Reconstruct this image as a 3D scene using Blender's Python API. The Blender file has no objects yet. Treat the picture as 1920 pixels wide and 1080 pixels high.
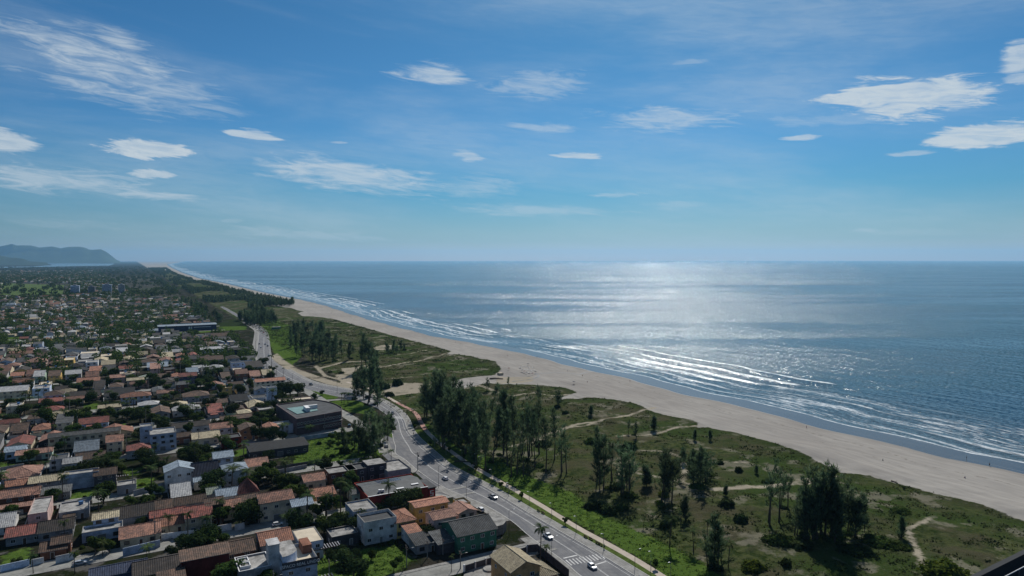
import bpy, math, random
import numpy as np
from math import radians as R, sin, cos, pi, sqrt, atan, atan2
random.seed(7); np.random.seed(7)
C = bpy.context.scene.collection
# ---------------------------------------------------------------- camera geometry
H = 100.0; F = 1280.0; HOR = 486.5
PITCH = atan((540 - HOR) / F)
cp, sp = cos(PITCH), sin(PITCH)
def W(px, py, z=0.0):
    u = (px - 960) / F; v = -(py - 540) / F
    dx, dy, dz = u, cp + v * sp, v * cp - sp
    s = (z - H) / dz
    return (dx * s, dy * s)
A0 = R(29); E1 = (cos(A0), sin(A0)); E2 = (-sin(A0), cos(A0))
def PQ(x, y): return x * E1[0] + y * E1[1], x * E2[0] + y * E2[1]
def XY(p, q): return p * E1[0] + q * E2[0], p * E1[1] + q * E2[1]
def sstep(a, b, v):
    t = np.clip((v - a) / (b - a), 0, 1); return t * t * (3 - 2 * t)
def hsh(ix, iy, s=0):
    h = np.sin(ix * 127.1 + iy * 311.7 + s * 74.7) * 43758.5453
    return h - np.floor(h)
def vnoise(x, y, s=0):
    ix, iy = np.floor(x), np.floor(y); fx, fy = x - ix, y - iy
    fx = fx * fx * (3 - 2 * fx); fy = fy * fy * (3 - 2 * fy)
    a, b = hsh(ix, iy, s), hsh(ix + 1, iy, s); c, d = hsh(ix, iy + 1, s), hsh(ix + 1, iy + 1, s)
    return (a * (1 - fx) + b * fx) * (1 - fy) + (c * (1 - fx) + d * fx) * fy
# wet/dry line of the beach, as p over q
WATER = [(1920,891),(1771,861),(1700,840),(1500,793),(1414,770),(1276,738),(1180,712),(1112,697),(1022,674),(947,656),(880,643),(800,628),(700,602),
         (660,590),(606,572),(565,562),(483,546),(422,531),(371,521),(341,511),(320,501),(312,495),(345,490)]
_w = [PQ(*W(a, b, -0.7)) for a, b in WATER]
WQ = np.array([b for a, b in _w]); WP = np.array([a for a, b in _w])
def shore_t(p, q):
    return np.interp(q, WQ, WP) + 1.6 * np.sin(q / 23.0) + 1.0 * np.sin(q / 9.1 + 1) - p
VEG = [(2100,1040),(1920,986),(1843,955),(1771,936),(1700,914),(1628,895),(1575,891),(1517,861),(1460,842),(1400,822),(1330,809),(1306,809),(1309,801),(1290,795),(1225,778),
       (1212,772),(1205,767),(1150,756),(1100,750),(1062,753),(1050,757),(1055,748),(1082,741),(1062,732),(1000,725),(930,722),(850,735),(820,728),(868,712),(925,707),(940,697),(930,682),(880,670),
       (838,668),(846,661),(800,648),(760,637),(700,620),(660,609),(618,598),(565,593),(558,589),(571,586),(540,578),(504,572),(479,565),(422,543),(370,526),(326,513),(298,503)]
VEGW = [W(*v) for v in VEG]
VEGW = VEGW + [XY(150, 9000), XY(137, 9000), XY(137, 100), XY(500, -100)]
def sd_poly(X, Y, poly):
    P = np.asarray(poly, float); n = len(P); d2 = np.full(X.shape, 1e18); ins = np.zeros(X.shape, bool)
    for i in range(n):
        ax, ay = P[i]; bx, by = P[(i + 1) % n]; ex, ey = bx - ax, by - ay
        t = np.clip(((X - ax) * ex + (Y - ay) * ey) / (ex * ex + ey * ey + 1e-12), 0, 1)
        d2 = np.minimum(d2, (X - ax - t * ex) ** 2 + (Y - ay - t * ey) ** 2)
        if ay != by:
            ins ^= ((ay > Y) != (by > Y)) & (X < (bx - ax) * (Y - ay) / (by - ay) + ax)
    d = np.sqrt(d2); return np.where(ins, d, -d)
def sd_line(X, Y, pts, hw):
    P = np.asarray(pts, float); d2 = np.full(X.shape, 1e18)
    for i in range(len(P) - 1):
        ax, ay = P[i]; ex, ey = P[i + 1] - P[i]
        t = np.clip(((X - ax) * ex + (Y - ay) * ey) / (ex * ex + ey * ey + 1e-12), 0, 1)
        d2 = np.minimum(d2, (X - ax - t * ex) ** 2 + (Y - ay - t * ey) ** 2)
    return hw - np.sqrt(d2)
SEA = -1.45
def hgt(x, y):
    x = np.asarray(x, float); y = np.asarray(y, float)
    p, q = PQ(x, y); t = shore_t(p, q)
    z = np.where(t < 25, (t - 25) * 0.03, 0.0); z = np.maximum(z, -9.0)
    w = sstep(165, 195, p) * sstep(28, 62, t)
    n = vnoise(p / 17, q / 34, 1) * 2.2 + vnoise(p / 7, q / 11, 2) * 0.9 + vnoise(p / 2.6, q / 3.4, 3) * 0.3
    return z + w * n
def hz(x, y): return float(hgt(x, y))
# ---------------------------------------------------------------- object helpers
def tag(o, label=None, cat=None, group=None, kind=None):
    if label: o['label'] = label
    if cat: o['category'] = cat
    if group: o['group'] = group
    if kind: o['kind'] = kind
    return o
def empty(name, loc, rz=0):
    o = bpy.data.objects.new(name, None); C.objects.link(o); o.location = loc; o.rotation_euler = (0, 0, rz); return o
def link(name, me, parent=None, loc=(0, 0, 0), rz=0):
    o = bpy.data.objects.new(name, me); C.objects.link(o)
    if parent is not None: o.parent = parent
    o.location = loc; o.rotation_euler = (0, 0, rz); return o
def copy_tree(o, parent=None):
    c = o.copy(); C.objects.link(c); c.parent = parent
    for ch in KIDS.get(o.name, []):
        copy_tree(ch, c)
    return c
KIDS = {}
class MB:
    def __init__(s): s.v = []; s.f = []; s.m = []
    def quad(s, pts, m=0):
        b = len(s.v); s.v += [tuple(p) for p in pts]; s.f.append(tuple(range(b, b + len(pts)))); s.m.append(m); return s
    def box(s, x0, x1, y0, y1, z0, z1, m=0, bottom=True):
        b = len(s.v)
        s.v += [(x0,y0,z0),(x1,y0,z0),(x1,y1,z0),(x0,y1,z0),(x0,y0,z1),(x1,y0,z1),(x1,y1,z1),(x0,y1,z1)]
        fs = [(0,1,5,4),(1,2,6,5),(2,3,7,6),(3,0,4,7),(4,5,6,7)] + ([(3,2,1,0)] if bottom else [])
        s.f += [tuple(b + i for i in f) for f in fs]; s.m += [m] * len(fs); return s
    def prism(s, poly, z0, z1, m=0, mtop=None, top=True):
        n = len(poly); b = len(s.v)
        s.v += [(x, y, z0) for x, y in poly] + [(x, y, z1) for x, y in poly]
        for i in range(n):
            j = (i + 1) % n; s.f.append((b + i, b + j, b + n + j, b + n + i)); s.m.append(m)
        if top: s.f.append(tuple(b + n + i for i in range(n))); s.m.append(m if mtop is None else mtop)
        return s
    def tube(s, pts, rad, n=6, m=0, cap=True):
        pts = [np.array(p, float) for p in pts]; b0 = len(s.v)
        if not hasattr(rad, '__len__'): rad = [rad] * len(pts)
        for i, p in enumerate(pts):
            d = pts[min(i + 1, len(pts) - 1)] - pts[max(i - 1, 0)]; d /= (np.linalg.norm(d) + 1e-9)
            a = np.cross(d, (0, 0, 1)); 
            if np.linalg.norm(a) < 0.05: a = np.array((1., 0, 0))
            a /= np.linalg.norm(a); c = np.cross(d, a)
            for k in range(n):
                th = 2 * pi * k / n; q = p + rad[i] * (cos(th) * a + sin(th) * c); s.v.append(tuple(q))
        for i in range(len(pts) - 1):
            for k in range(n):
                k2 = (k + 1) % n; s.f.append((b0 + i*n + k, b0 + i*n + k2, b0 + (i+1)*n + k2, b0 + (i+1)*n + k)); s.m.append(m)
        if cap:
            s.f.append(tuple(b0 + (len(pts)-1)*n + k for k in range(n))); s.m.append(m)
            s.f.append(tuple(b0 + k for k in reversed(range(n)))); s.m.append(m)
        return s
    def mesh(s, name, mats, smooth=False):
        me = bpy.data.meshes.new(name); me.from_pydata(s.v, [], s.f)
        for mt in (mats if isinstance(mats, (list, tuple)) else [mats]): me.materials.append(mt)
        if any(s.m): me.polygons.foreach_set('material_index', s.m)
        if smooth: me.polygons.foreach_set('use_smooth', [True] * len(s.f))
        me.update(); return me
    def build(s, name, mats, parent=None, loc=(0, 0, 0), rz=0, smooth=False):
        return link(name, s.mesh(name, mats, smooth), parent, loc, rz)
def np_mesh(name, V, Q, mats, mi=None, smooth=False):
    """V (n,3), Q (m,k) faces of equal size"""
    me = bpy.data.meshes.new(name); V = np.asarray(V, np.float32); Q = np.asarray(Q, np.int32); k = Q.shape[1]
    me.vertices.add(len(V)); me.vertices.foreach_set('co', V.ravel())
    me.loops.add(Q.size); me.loops.foreach_set('vertex_index', Q.ravel())
    me.polygons.add(len(Q)); me.polygons.foreach_set('loop_start', np.arange(0, Q.size, k, dtype=np.int32))
    try: me.polygons.foreach_set('loop_total', np.full(len(Q), k, np.int32))
    except Exception: pass
    for mt in (mats if isinstance(mats, (list, tuple)) else [mats]): me.materials.append(mt)
    if mi is not None: me.polygons.foreach_set('material_index', np.asarray(mi, np.int32))
    if smooth: me.polygons.foreach_set('use_smooth', np.ones(len(Q), bool))
    me.update(calc_edges=True); me.validate(); return me
# ---------------------------------------------------------------- material helpers
class NT:
    def __init__(s, mat):
        s.nt = mat.node_tree; s.n = s.nt.nodes; s.l = s.nt.links
    def node(s, t, **kw):
        n = s.n.new(t)
        for k, v in kw.items(): setattr(n, k, v)
        return n
    def put(s, sock, v):
        if v is None: return
        if isinstance(v, bpy.types.NodeSocket): s.l.new(v, sock)
        elif isinstance(v, (tuple, list)) and sock.type == 'RGBA' and len(v) == 3: sock.default_value = (*v, 1)
        else: sock.default_value = v
    def math(s, op, a, b=None, c=None, clamp=False):
        n = s.node('ShaderNodeMath', operation=op, use_clamp=clamp)
        for i, v in enumerate((a, b, c)): s.put(n.inputs[i], v)
        return n.outputs[0]
    def vmath(s, op, a, b=None):
        n = s.node('ShaderNodeVectorMath', operation=op); s.put(n.inputs[0], a)
        if b is not None: s.put(n.inputs[1], b)
        return n.outputs[0]
    def noise(s, vec, scale, detail=3, rough=0.55, dist=0.0):
        n = s.node('ShaderNodeTexNoise'); s.put(n.inputs['Vector'], vec)
        n.inputs['Scale'].default_value = scale; n.inputs['Detail'].default_value = detail
        n.inputs['Roughness'].default_value = rough; n.inputs['Distortion'].default_value = dist; return n.outputs[0]
    def maprange(s, v, a, b, c=0.0, d=1.0, smooth=True):
        n = s.node('ShaderNodeMapRange'); n.interpolation_type = 'SMOOTHSTEP' if smooth else 'LINEAR'
        for i, x in enumerate((v, a, b, c, d)): s.put(n.inputs[i], x)
        return n.outputs[0]
    def mix(s, f, a, b):
        n = s.node('ShaderNodeMix', data_type='RGBA'); s.put(n.inputs[0], f); s.put(n.inputs[6], a); s.put(n.inputs[7], b); return n.outputs[2]
    def mapping(s, vec, sc=(1, 1, 1), rot=(0, 0, 0), loc=(0, 0, 0)):
        if any(rot) and tuple(sc) != (1, 1, 1): vec = s.mapping(vec, (1, 1, 1), rot); rot = (0, 0, 0)
        n = s.node('ShaderNodeMapping'); s.put(n.inputs[0], vec); n.inputs[1].default_value = loc
        n.inputs[2].default_value = rot; n.inputs[3].default_value = sc; return n.outputs[0]
    def attr(s, name):
        return s.node('ShaderNodeAttribute', attribute_name=name)
    def bump(s, h, strength=0.3, dist=0.1):
        n = s.node('ShaderNodeBump'); s.put(n.inputs['Height'], h); n.inputs['Strength'].default_value = strength; n.inputs['Distance'].default_value = dist
        return n.outputs[0]
def new_mat(name):
    m = bpy.data.materials.new(name); m.use_nodes = True; t = NT(m)
    b = t.n['Principled BSDF']; b.inputs['Roughness'].default_value = 0.85; b.inputs['Specular IOR Level'].default_value = 0.25
    return m, t, b
_plain = {}
def plain(name, col, var=0.18, scale=0.6, rough=0.85, spec=0.25, metal=0.0, bump=0.0, rnd=0.1):
    """weathered single-colour surface: noise stains + per-object value shift"""
    if name in _plain: return _plain[name]
    m, t, b = new_mat(name); tc = t.node('ShaderNodeTexCoord').outputs['Object']
    oi = t.node('ShaderNodeObjectInfo').outputs['Random']
    v = t.vmath('ADD', tc, t.node('ShaderNodeObjectInfo').outputs['Location'])
    n1 = t.noise(v, scale, 4, 0.6); n2 = t.noise(v, scale * 7, 2, 0.6)
    f = t.math('ADD', t.math('MULTIPLY', n1, 0.7), t.math('MULTIPLY', n2, 0.3))
    k = t.maprange(f, 0.3, 0.7, 1 - var, 1 + var)
    k = t.math('MULTIPLY', k, t.maprange(oi, 0, 1, 1 - rnd, 1 + rnd, smooth=False))
    hs = t.node('ShaderNodeHueSaturation'); hs.inputs['Color'].default_value = (*col, 1); t.put(hs.inputs['Value'], k)
    t.put(b.inputs['Base Color'], hs.outputs[0]); b.inputs['Roughness'].default_value = rough
    b.inputs['Specular IOR Level'].default_value = spec; b.inputs['Metallic'].default_value = metal
    if bump: t.put(b.inputs['Normal'], t.bump(n2, bump, 0.05))
    _plain[name] = m; return m
# ---------------------------------------------------------------- camera, sun, sky
scene = bpy.context.scene
cam = bpy.data.objects.new('camera', bpy.data.cameras.new('camera')); C.objects.link(cam)
cam.location = (0, 0, H); cam.rotation_euler = (pi / 2 - PITCH, R(0.04), 0)
cam.data.sensor_width = 36; cam.data.lens = 24; cam.data.clip_start = 1; cam.data.clip_end = 200000
scene.camera = cam
SUN_AZ, SUN_EL = R(12.5), R(42)
sd = (sin(SUN_AZ) * cos(SUN_EL), cos(SUN_AZ) * cos(SUN_EL), sin(SUN_EL))
sun = bpy.data.objects.new('sun', bpy.data.lights.new('sun', 'SUN')); C.objects.link(sun)
sun.data.energy = 4.95; sun.data.angle = R(0.53); sun.data.color = (1.0, 0.95, 0.87)
import mathutils
sun.rotation_euler = mathutils.Vector(sd).to_track_quat('Z', 'Y').to_euler()
w = bpy.data.worlds.new('World'); scene.world = w; w.use_nodes = True
t = NT(w); t.n.clear()
sky = t.node('ShaderNodeTexSky', sky_type='NISHITA'); sky.sun_disc = False
sky.sun_elevation = SUN_EL; sky.sun_rotation = SUN_AZ; sky.altitude = 100
sky.air_density = 1.0; sky.dust_density = 0.6; sky.ozone_density = 3.0
geo = t.node('ShaderNodeTexCoord').outputs['Generated']
sep = t.node('ShaderNodeSeparateXYZ'); t.put(sep.inputs[0], geo)
X, Y, Z = sep.outputs
az = t.math('ARCTAN2', X, Y); el = t.math('ARCSINE', t.math('MINIMUM', t.math('MAXIMUM', Z, -1.0), 1.0))
DEG = 180 / pi
azd = t.math('MULTIPLY', az, DEG); eld = t.math('MULTIPLY', el, DEG)
# streak coordinates: a flat cloud deck seen in perspective stretches towards the horizon
cc = t.node('ShaderNodeCombineXYZ'); t.put(cc.inputs[0], azd); t.put(cc.inputs[1], eld)
v0 = cc.outputs[0]
vs = t.mapping(v0, (0.11, 0.60, 1), (0, 0, R(7)))
nA = t.noise(vs, 1.0, 7, 0.62, 0.6)
vf = t.mapping(v0, (0.30, 1.9, 1), (0, 0, R(5)))
nB = t.noise(vf, 1.0, 8, 0.66, 0.9)
n_edge = t.math('ADD', t.math('MULTIPLY', nA, 0.5), t.math('MULTIPLY', nB, 0.5))
# clouds by bearing and height above the horizon: (az, el, half width, half height, tilt deg, opacity, softness)
def AE(px, py): return math.degrees(atan((px - 960) / F)), math.degrees(atan((HOR - py) / F * cos(atan((px - 960) / F))))
CL = [(185,125,215,62,-11,.62,1.2),(300,165,200,36,-12,.40,1.2),(240,88,75,24,-14,.5,.9),(283,279,98,20,0,.95,.35),(478,254,60,10,-4,.8,.4),(290,326,52,9,-2,.8,.5),
      (110,338,220,26,-5,.5,.9),(330,368,130,12,-3,.5,.8),(20,265,70,18,-8,.65,.7),(650,330,200,34,-5,.58,.9),(640,312,120,14,-3,.35,.8),(820,145,85,20,0,.55,.8),
      (1000,163,120,24,4,.38,.9),(940,172,45,9,0,.35,.6),(1072,293,60,8,-4,.85,.4),(880,294,34,13,-6,.5,.7),(1265,226,165,24,-2,.42,.8),(1020,243,75,9,-4,.35,.8),
      (1700,182,190,38,-2,.92,.45),(1640,205,60,13,0,.7,.5),(1850,252,130,22,4,.95,.4),(1905,118,52,30,0,.75,.6),(1900,150,50,12,0,.6,.5),(1503,260,46,6,0,.7,.5),
      (1000,395,190,13,-2,.30,.9),(900,350,90,24,0,.3,1.0),(1270,385,90,10,0,.25,.9),(1160,366,60,6,0,.35,.7),(1560,225,230,14,-2,.25,1.0),(560,440,190,12,-3,.28,.9),(1700,435,190,9,0,.16,1.),
      (1700,290,70,5,0,.5,.6),(640,269,22,3,0,.5,.6),(440,414,26,4,0,.3,.6),(1620,432,40,4,0,.3,.7),(130,420,160,10,-2,.16,1.0),(1290,121,50,5,0,.22,.8)]
dens = None
wob = t.math('MULTIPLY', t.math('SUBTRACT', n_edge, 0.5), 3.0)
wob = t.math('MINIMUM', t.math('MAXIMUM', wob, -0.9), 0.55)
for (px, py, rx, ry, tilt, op, soft) in CL:
    if soft > .6: op *= 1.3; rx *= 1.15; ry *= 1.2
    a, e = AE(px, py); ra = rx / F * DEG * cos(R(a)) ** 2; re = ry / F * DEG
    mp = t.node('ShaderNodeMapping'); mp.vector_type = 'TEXTURE'; t.put(mp.inputs[0], v0)
    mp.inputs[1].default_value = (a, e, 0); mp.inputs[2].default_value = (0, 0, R(tilt)); mp.inputs[3].default_value = (ra, re, 1)
    ln = t.node('ShaderNodeVectorMath', operation='LENGTH'); t.put(ln.inputs[0], mp.outputs[0])
    g = t.maprange(t.math('SUBTRACT', ln.outputs[1], wob), 1.0, 1.0 - soft, 0, op)
    dens = g if dens is None else t.math('MAXIMUM', dens, g)
veil = t.math('MULTIPLY', t.maprange(t.noise(t.mapping(v0, (0.03, 0.16, 1), (0, 0, R(4)), (3, 1, 0)), 1.0, 6, 0.6, 0.3), 0.36, 0.74, 0, 1), 0.33)
dens = t.math('MAXIMUM', dens, veil)
tex = t.maprange(nB, 0.28, 0.66, 0.62, 1.06)
dens = t.math('MULTIPLY', dens, tex)
# lift a plain grey-blue haze over the lowest degrees of the sky, as the photograph has
skyc = sky.outputs[0]
rp = t.node('ShaderNodeValToRGB'); t.put(rp.inputs[0], t.math('DIVIDE', eld, 25.0)); cr = rp.color_ramp
cr.elements[0].position = 0.0; cr.elements[0].color = (.55, .52, .56, 1)
cr.elements[1].position = .75; cr.elements[1].color = (.13, .387, .566, 1)
for ps, cl_ in ((.06, (.30, .44, .56, 1)), (.22, (.15, .41, .58, 1)), (.40, (.165, .43, .63, 1))):
    e_ = cr.elements.new(ps); e_.color = cl_
gain = t.node('ShaderNodeMix', data_type='RGBA', blend_type='MULTIPLY'); gain.inputs[0].default_value = 1
t.put(gain.inputs[6], skyc); t.put(gain.inputs[7], rp.outputs[0])
CLOUD = (5.6, 6.3, 6.8)
col = t.mix(dens, gain.outputs[2], CLOUD)
bg = t.node('ShaderNodeBackground'); t.put(bg.inputs[0], col); bg.inputs[1].default_value = 0.10
out = t.node('ShaderNodeOutputWorld'); t.l.new(bg.outputs[0], out.inputs[0])
scene.view_settings.view_transform = 'Standard'; scene.view_settings.look = 'None'
scene.view_settings.exposure = 0.0; scene.view_settings.gamma = 1
w.cycles.sampling_method = 'NONE'
scene.cycles.volume_bounces = 0; scene.cycles.max_bounces = 6; scene.cycles.transparent_max_bounces = 8
scene.cycles.sample_clamp_direct = 0; scene.cycles.sample_clamp_indirect = 6
# ---------------------------------------------------------------- ground sheet
ys = [-400, -200, 0, 60, 100]; y = 118.0
while y < 45000: ys.append(y); y += max(0.9, y * y / 128000 * 1.3)
ys.append(45000.0); ys = np.array(ys)
us = np.concatenate([[-8, -5, -3.2, -2.2, -1.7, -1.4], np.arange(-1.2, 1.2, 0.0034), [1.2, 1.4, 1.7, 2.2, 3.2, 5, 8]])
GX = us[None, :] * np.maximum(ys, 118)[:, None]; GY = np.repeat(ys[:, None], len(us), 1)
rad = np.sqrt(GX ** 2 + GY ** 2); k = np.minimum(1, 46000 / rad); GX = GX * k; GY = GY * k
X_, Y_ = GX.ravel(), GY.ravel(); GP, GQ = PQ(X_, Y_); GT = shore_t(GP, GQ)
Zg = hgt(X_, Y_)
nr, nc = GX.shape
idx = np.arange(nr * nc).reshape(nr, nc)
QU = np.stack([idx[:-1, :-1], idx[:-1, 1:], idx[1:, 1:], idx[1:, :-1]], -1).reshape(-1, 4)
def pxpoly(l, z=0): return [W(a, b, z) for a, b in l]
a_veg = np.clip(sd_poly(X_, Y_, VEGW), -40, 40)
# bright mown or lush grass
LUSH = [
 [(842,845),(880,844),(947,869),(1004,898),(1071,922),(1124,964),(1191,996),(1240,1014),(1300,1046),(1345,1078),(1420,1130),(1330,1130),(1200,1049),(1147,1016),(1080,981),(1013,941),(942,901),(867,858)],
 [(572,725),(604,728),(634,744),(630,748),(603,750),(590,737)],
 [(614,752),(640,750),(676,752),(700,770),(716,795),(690,778),(653,771)],
 [(716,807),(738,790),(742,822),(766,847),(752,838),(728,818)],
 [(0,866),(44,874),(72,869),(70,880),(44,884),(0,887)],
 [(126,935),(140,920),(190,915),(193,934),(160,942)],
 [(246,900),(290,893),(292,908),(250,917)],
 [(229,880),(270,874),(262,890),(236,893)],
 [(0,1040),(56,1025),(58,1060),(0,1070)],
 [(590,1045),(650,1036),(708,1026),(746,1024),(775,1050),(760,1062),(730,1080),(690,1100),(600,1100)],
 [(560,832),(610,815),(660,815),(720,850),(700,858),(640,866),(580,880),(548,872)],
 [(480,600),(510,598),(540,612),(560,640),(565,668),(545,688),(525,680),(508,650),(502,625)],
 [(315,612),(385,610),(400,622),(340,626)],[(410,612),(462,611),(462,618),(412,620)],
 [(0,530),(120,534),(118,551),(0,553)],[(787,795),(800,815),(850,855),(870,850),(830,815),(805,795)],
 [(205,800),(232,793),(235,800),(208,807)],[(155,758),(185,755),(190,768),(160,772)],[(432,848),(462,840),(466,850),(436,857)],
 [(60,692),(85,691),(85,702),(60,703)],[(0,705),(24,706),(22,722),(0,722)],[(5,632),(44,628),(40,640),(5,646)]]
a_lush = np.full(X_.shape, -40.0)
for pl in LUSH: a_lush = np.maximum(a_lush, sd_poly(X_, Y_, pxpoly(pl)))
a_lush = np.clip(a_lush, -40, 40)
# sandy footpaths and bare sand in the dunes
PATHS = [([(713,690),(760,683),(800,676),(842,664),(850,664)],2.0),([(740,668),(770,664),(800,659)],1.5),([(858,735),(900,728),(960,746),(1000,742),(1036,747),(1068,744)],1.6),
 ([(990,830),(1040,818),(1080,800),(1110,796),(1160,788),(1205,776),(1230,768)],1.7),([(1160,822),(1210,820),(1245,815),(1270,809),(1310,806)],1.5),([(1060,806),(1100,802),(1130,790)],1.0),
 ([(1180,847),(1230,852),(1275,860)],1.0),([(1180,888),(1225,896),(1280,912),(1310,922)],.9),([(1340,925),(1380,922),(1430,918),(1480,915),(1520,905)],2.6),([(1500,915),(1560,900)],2),
 ([(1280,872),(1285,890),(1276,910)],1.6),([(1700,1000),(1712,1020),(1720,1045),(1735,1080)],1.3),([(1700,1000),(1730,990),(1750,975)],.8),([(600,690),(640,680),(690,680)],3),
 ([(592,686),(610,705),(640,712)],2.2),([(560,590),(590,588),(640,597)],1.5),([(503,590),(540,588)],1.5),([(715,650),(760,652)],1.0),([(620,650),(660,648)],.9),
 ([(720,735),(760,728),(800,726)],3.5),([(735,712),(790,712)],1.6),([(820,665),(860,672)],1.2),([(960,838),(1010,830)],2.0),([(1330,870),(1400,872)],.8)]
SAND = [[(628,702),(664,694),(662,712),(690,722),(665,728),(640,720)],[(505,668),(530,690),(560,703),(600,716),(640,728),(700,742),(706,736),(650,722),(600,706),(560,692),(535,676),(520,662)],
        [(712,728),(750,720),(800,724),(790,738),(740,742)],[(640,690),(720,688),(715,694),(640,698)],[(700,652),(735,650),(735,657),(700,660)],[(930,708),(1000,712),(1000,720),(930,722)]]
a_path = np.full(X_.shape, -40.0)
for pts, hw in PATHS: a_path = np.maximum(a_path, sd_line(X_, Y_, [W(*q) for q in pts], hw * 0.9))
for pl in SAND: a_path = np.maximum(a_path, sd_poly(X_, Y_, pxpoly(pl)))
a_path = np.clip(a_path, -40, 40)
# short damp hollow where the stream crosses the beach
def add_attr(me, name, arr):
    a = me.attributes.new(name, 'FLOAT', 'POINT'); a.data.foreach_set('value', np.asarray(arr, np.float32))
def gmat():
    m, t, b = new_mat('coastal_ground')
    pos = t.node('ShaderNodeNewGeometry').outputs['Position']
    tt = t.attr('shore').outputs['Fac']; veg = t.attr('veg').outputs['Fac']; lush = t.attr('lush').outputs['Fac']; path = t.attr('path').outputs['Fac']; al = t.attr('along').outputs['Fac']
    n_s = t.noise(pos, 0.35, 5, 0.65); n_m = t.noise(pos, 0.06, 5, 0.6); n_l = t.noise(pos, 0.011, 4, 0.55); n_f = t.noise(pos, 2.2, 3, 0.7)
    rot = t.mapping(pos, (0.30, 0.055, 0.3), (0, 0, -A0)); n_st = t.noise(rot, 1.0, 4, 0.6)
    # sand
    sand = t.mix(t.maprange(n_st, .35, .65), (0.385, 0.365, 0.335), (0.325, 0.308, 0.285))
    sand = t.mix(t.math('MULTIPLY', t.maprange(n_l, .45, .62), 0.35), sand, (0.25, 0.23, 0.212))
    sand = t.mix(t.math('MULTIPLY', t.maprange(n_f, .55, .72), 0.3), sand, (0.25, 0.235, 0.215))
    wob = t.math('MULTIPLY', t.math('SUBTRACT', n_m, .5), 5.0)
    tw = t.math('ADD', tt, wob)
    damp = t.maprange(tw, 9, -1, 0, 1); wet = t.maprange(t.math('ADD', tt, t.math('MULTIPLY', wob, .35)), 1.0, -1.5, 0, 1)
    sand = t.mix(t.math('MULTIPLY', damp, .35), sand, (0.20, 0.18, 0.165))
    sand = t.mix(wet, sand, (0.055, 0.055, 0.056))
    wr = t.math('ABSOLUTE', t.math('SUBTRACT', t.math('ADD', tt, t.math('MULTIPLY', t.math('SUBTRACT', n_l, .5), 40.0)), 17.0))
    wr2 = t.math('ABSOLUTE', t.math('SUBTRACT', t.math('ADD', tt, t.math('MULTIPLY', t.math('SUBTRACT', n_l, .5), 30.0)), 33.0))
    wl = t.math('MULTIPLY', t.math('MAXIMUM', t.maprange(wr, 1.6, .4), t.maprange(wr2, 1.0, .2, 0, .7)), t.maprange(n_s, .48, .62))
    sand = t.mix(t.math('MULTIPLY', wl, .55), sand, (0.12, 0.10, 0.08))
    trk = t.noise(t.mapping(pos, (.9, .012, .3), (0, 0, -A0)), 1.0, 3, .6)
    sand = t.mix(t.math('MULTIPLY', t.maprange(trk, .56, .66), .35), sand, (0.23, 0.21, 0.19))
    # dune vegetation
    g = t.mix(t.maprange(n_s, .36, .64), (0.025, 0.042, 0.013), (0.080, 0.094, 0.037))
    g = t.mix(t.maprange(n_m, .42, .62), g, (0.078, 0.074, 0.044))
    g = t.mix(t.maprange(n_l, .48, .60), g, t.mix(n_s, (0.055, 0.086, 0.023), (0.027, 0.046, 0.014)))
    g = t.mix(t.math('MULTIPLY', t.maprange(n_f, .56, .70), .55), g, (0.12, 0.11, 0.075))
    g = t.mix(t.math('MULTIPLY', t.maprange(n_f, .46, .30), .7), g, (0.014, 0.022, 0.010))
    sparse = t.math('MULTIPLY', t.maprange(t.noise(pos, .045, 6, .68), .54, .62), .7)
    g = t.mix(sparse, g, (0.21, 0.195, 0.15))
    vm = t.maprange(t.math('ADD', veg, t.math('MULTIPLY', t.math('SUBTRACT', n_s, .5), 5.0)), -.6, .8)
    ver = t.maprange(veg, 10, 0, 0, .75); g = t.mix(t.math('MULTIPLY', ver, t.maprange(n_s, .3, .6)), g, (0.028, 0.042, 0.014))
    # town soil
    tn = t.mix(t.maprange(n_m, .40, .60), (0.017, 0.024, 0.010), (0.042, 0.038, 0.032))
    tn = t.mix(t.maprange(t.noise(pos, .09, 4, .6), .56, .64), tn, (0.10, 0.096, 0.09))
    tn = t.mix(t.maprange(t.noise(pos, .0035, 3, .6), .55, .62), tn, (0.028, 0.042, 0.016))
    land = t.maprange(al, 146, 156)
    base = t.mix(land, tn, t.mix(vm, sand, g))
    # lush grass
    lg = t.mix(t.maprange(n_s, .34, .66), (0.036, 0.074, 0.014), (0.112, 0.172, 0.036))
    lg = t.mix(t.maprange(n_m, .42, .64), lg, (0.078, 0.132, 0.027))
    lg = t.mix(t.math('MULTIPLY', t.maprange(n_f, .5, .3), .6), lg, (0.02, 0.04, 0.01))
    lm = t.maprange(t.math('ADD', lush, t.math('MULTIPLY', t.math('ADD', t.math('SUBTRACT', n_s, .5), t.math('SUBTRACT', n_m, .5)), 7.0)), -.9, .9)
    base = t.mix(lm, base, lg)
    # paths
    pm = t.maprange(t.math('ADD', path, t.math('MULTIPLY', t.math('SUBTRACT', n_s, .5), 6.0)), -.8, 1.2)
    pm = t.math('MULTIPLY', pm, t.math('SUBTRACT', 1.0, t.math('MULTIPLY', t.maprange(n_m, .5, .64), .7)))
    base = t.mix(pm, base, (0.36, 0.32, 0.25))
    sc_ = t.node('ShaderNodeVectorMath', operation='SCALE'); t.put(sc_.inputs[0], base); sc_.inputs[3].default_value = .78
    t.put(b.inputs['Base Color'], sc_.outputs[0])
    t.put(b.inputs['Roughness'], t.mix(t.math('MULTIPLY', wet, 1.0), (.92, .92, .92), (.22, .22, .22)))
    t.put(b.inputs['Specular IOR Level'], t.maprange(wet, 0, 1, .0, .30, smooth=False))
    bh = t.math('ADD', t.math('MULTIPLY', n_s, 1.0), t.math('MULTIPLY', n_f, .35))
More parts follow.
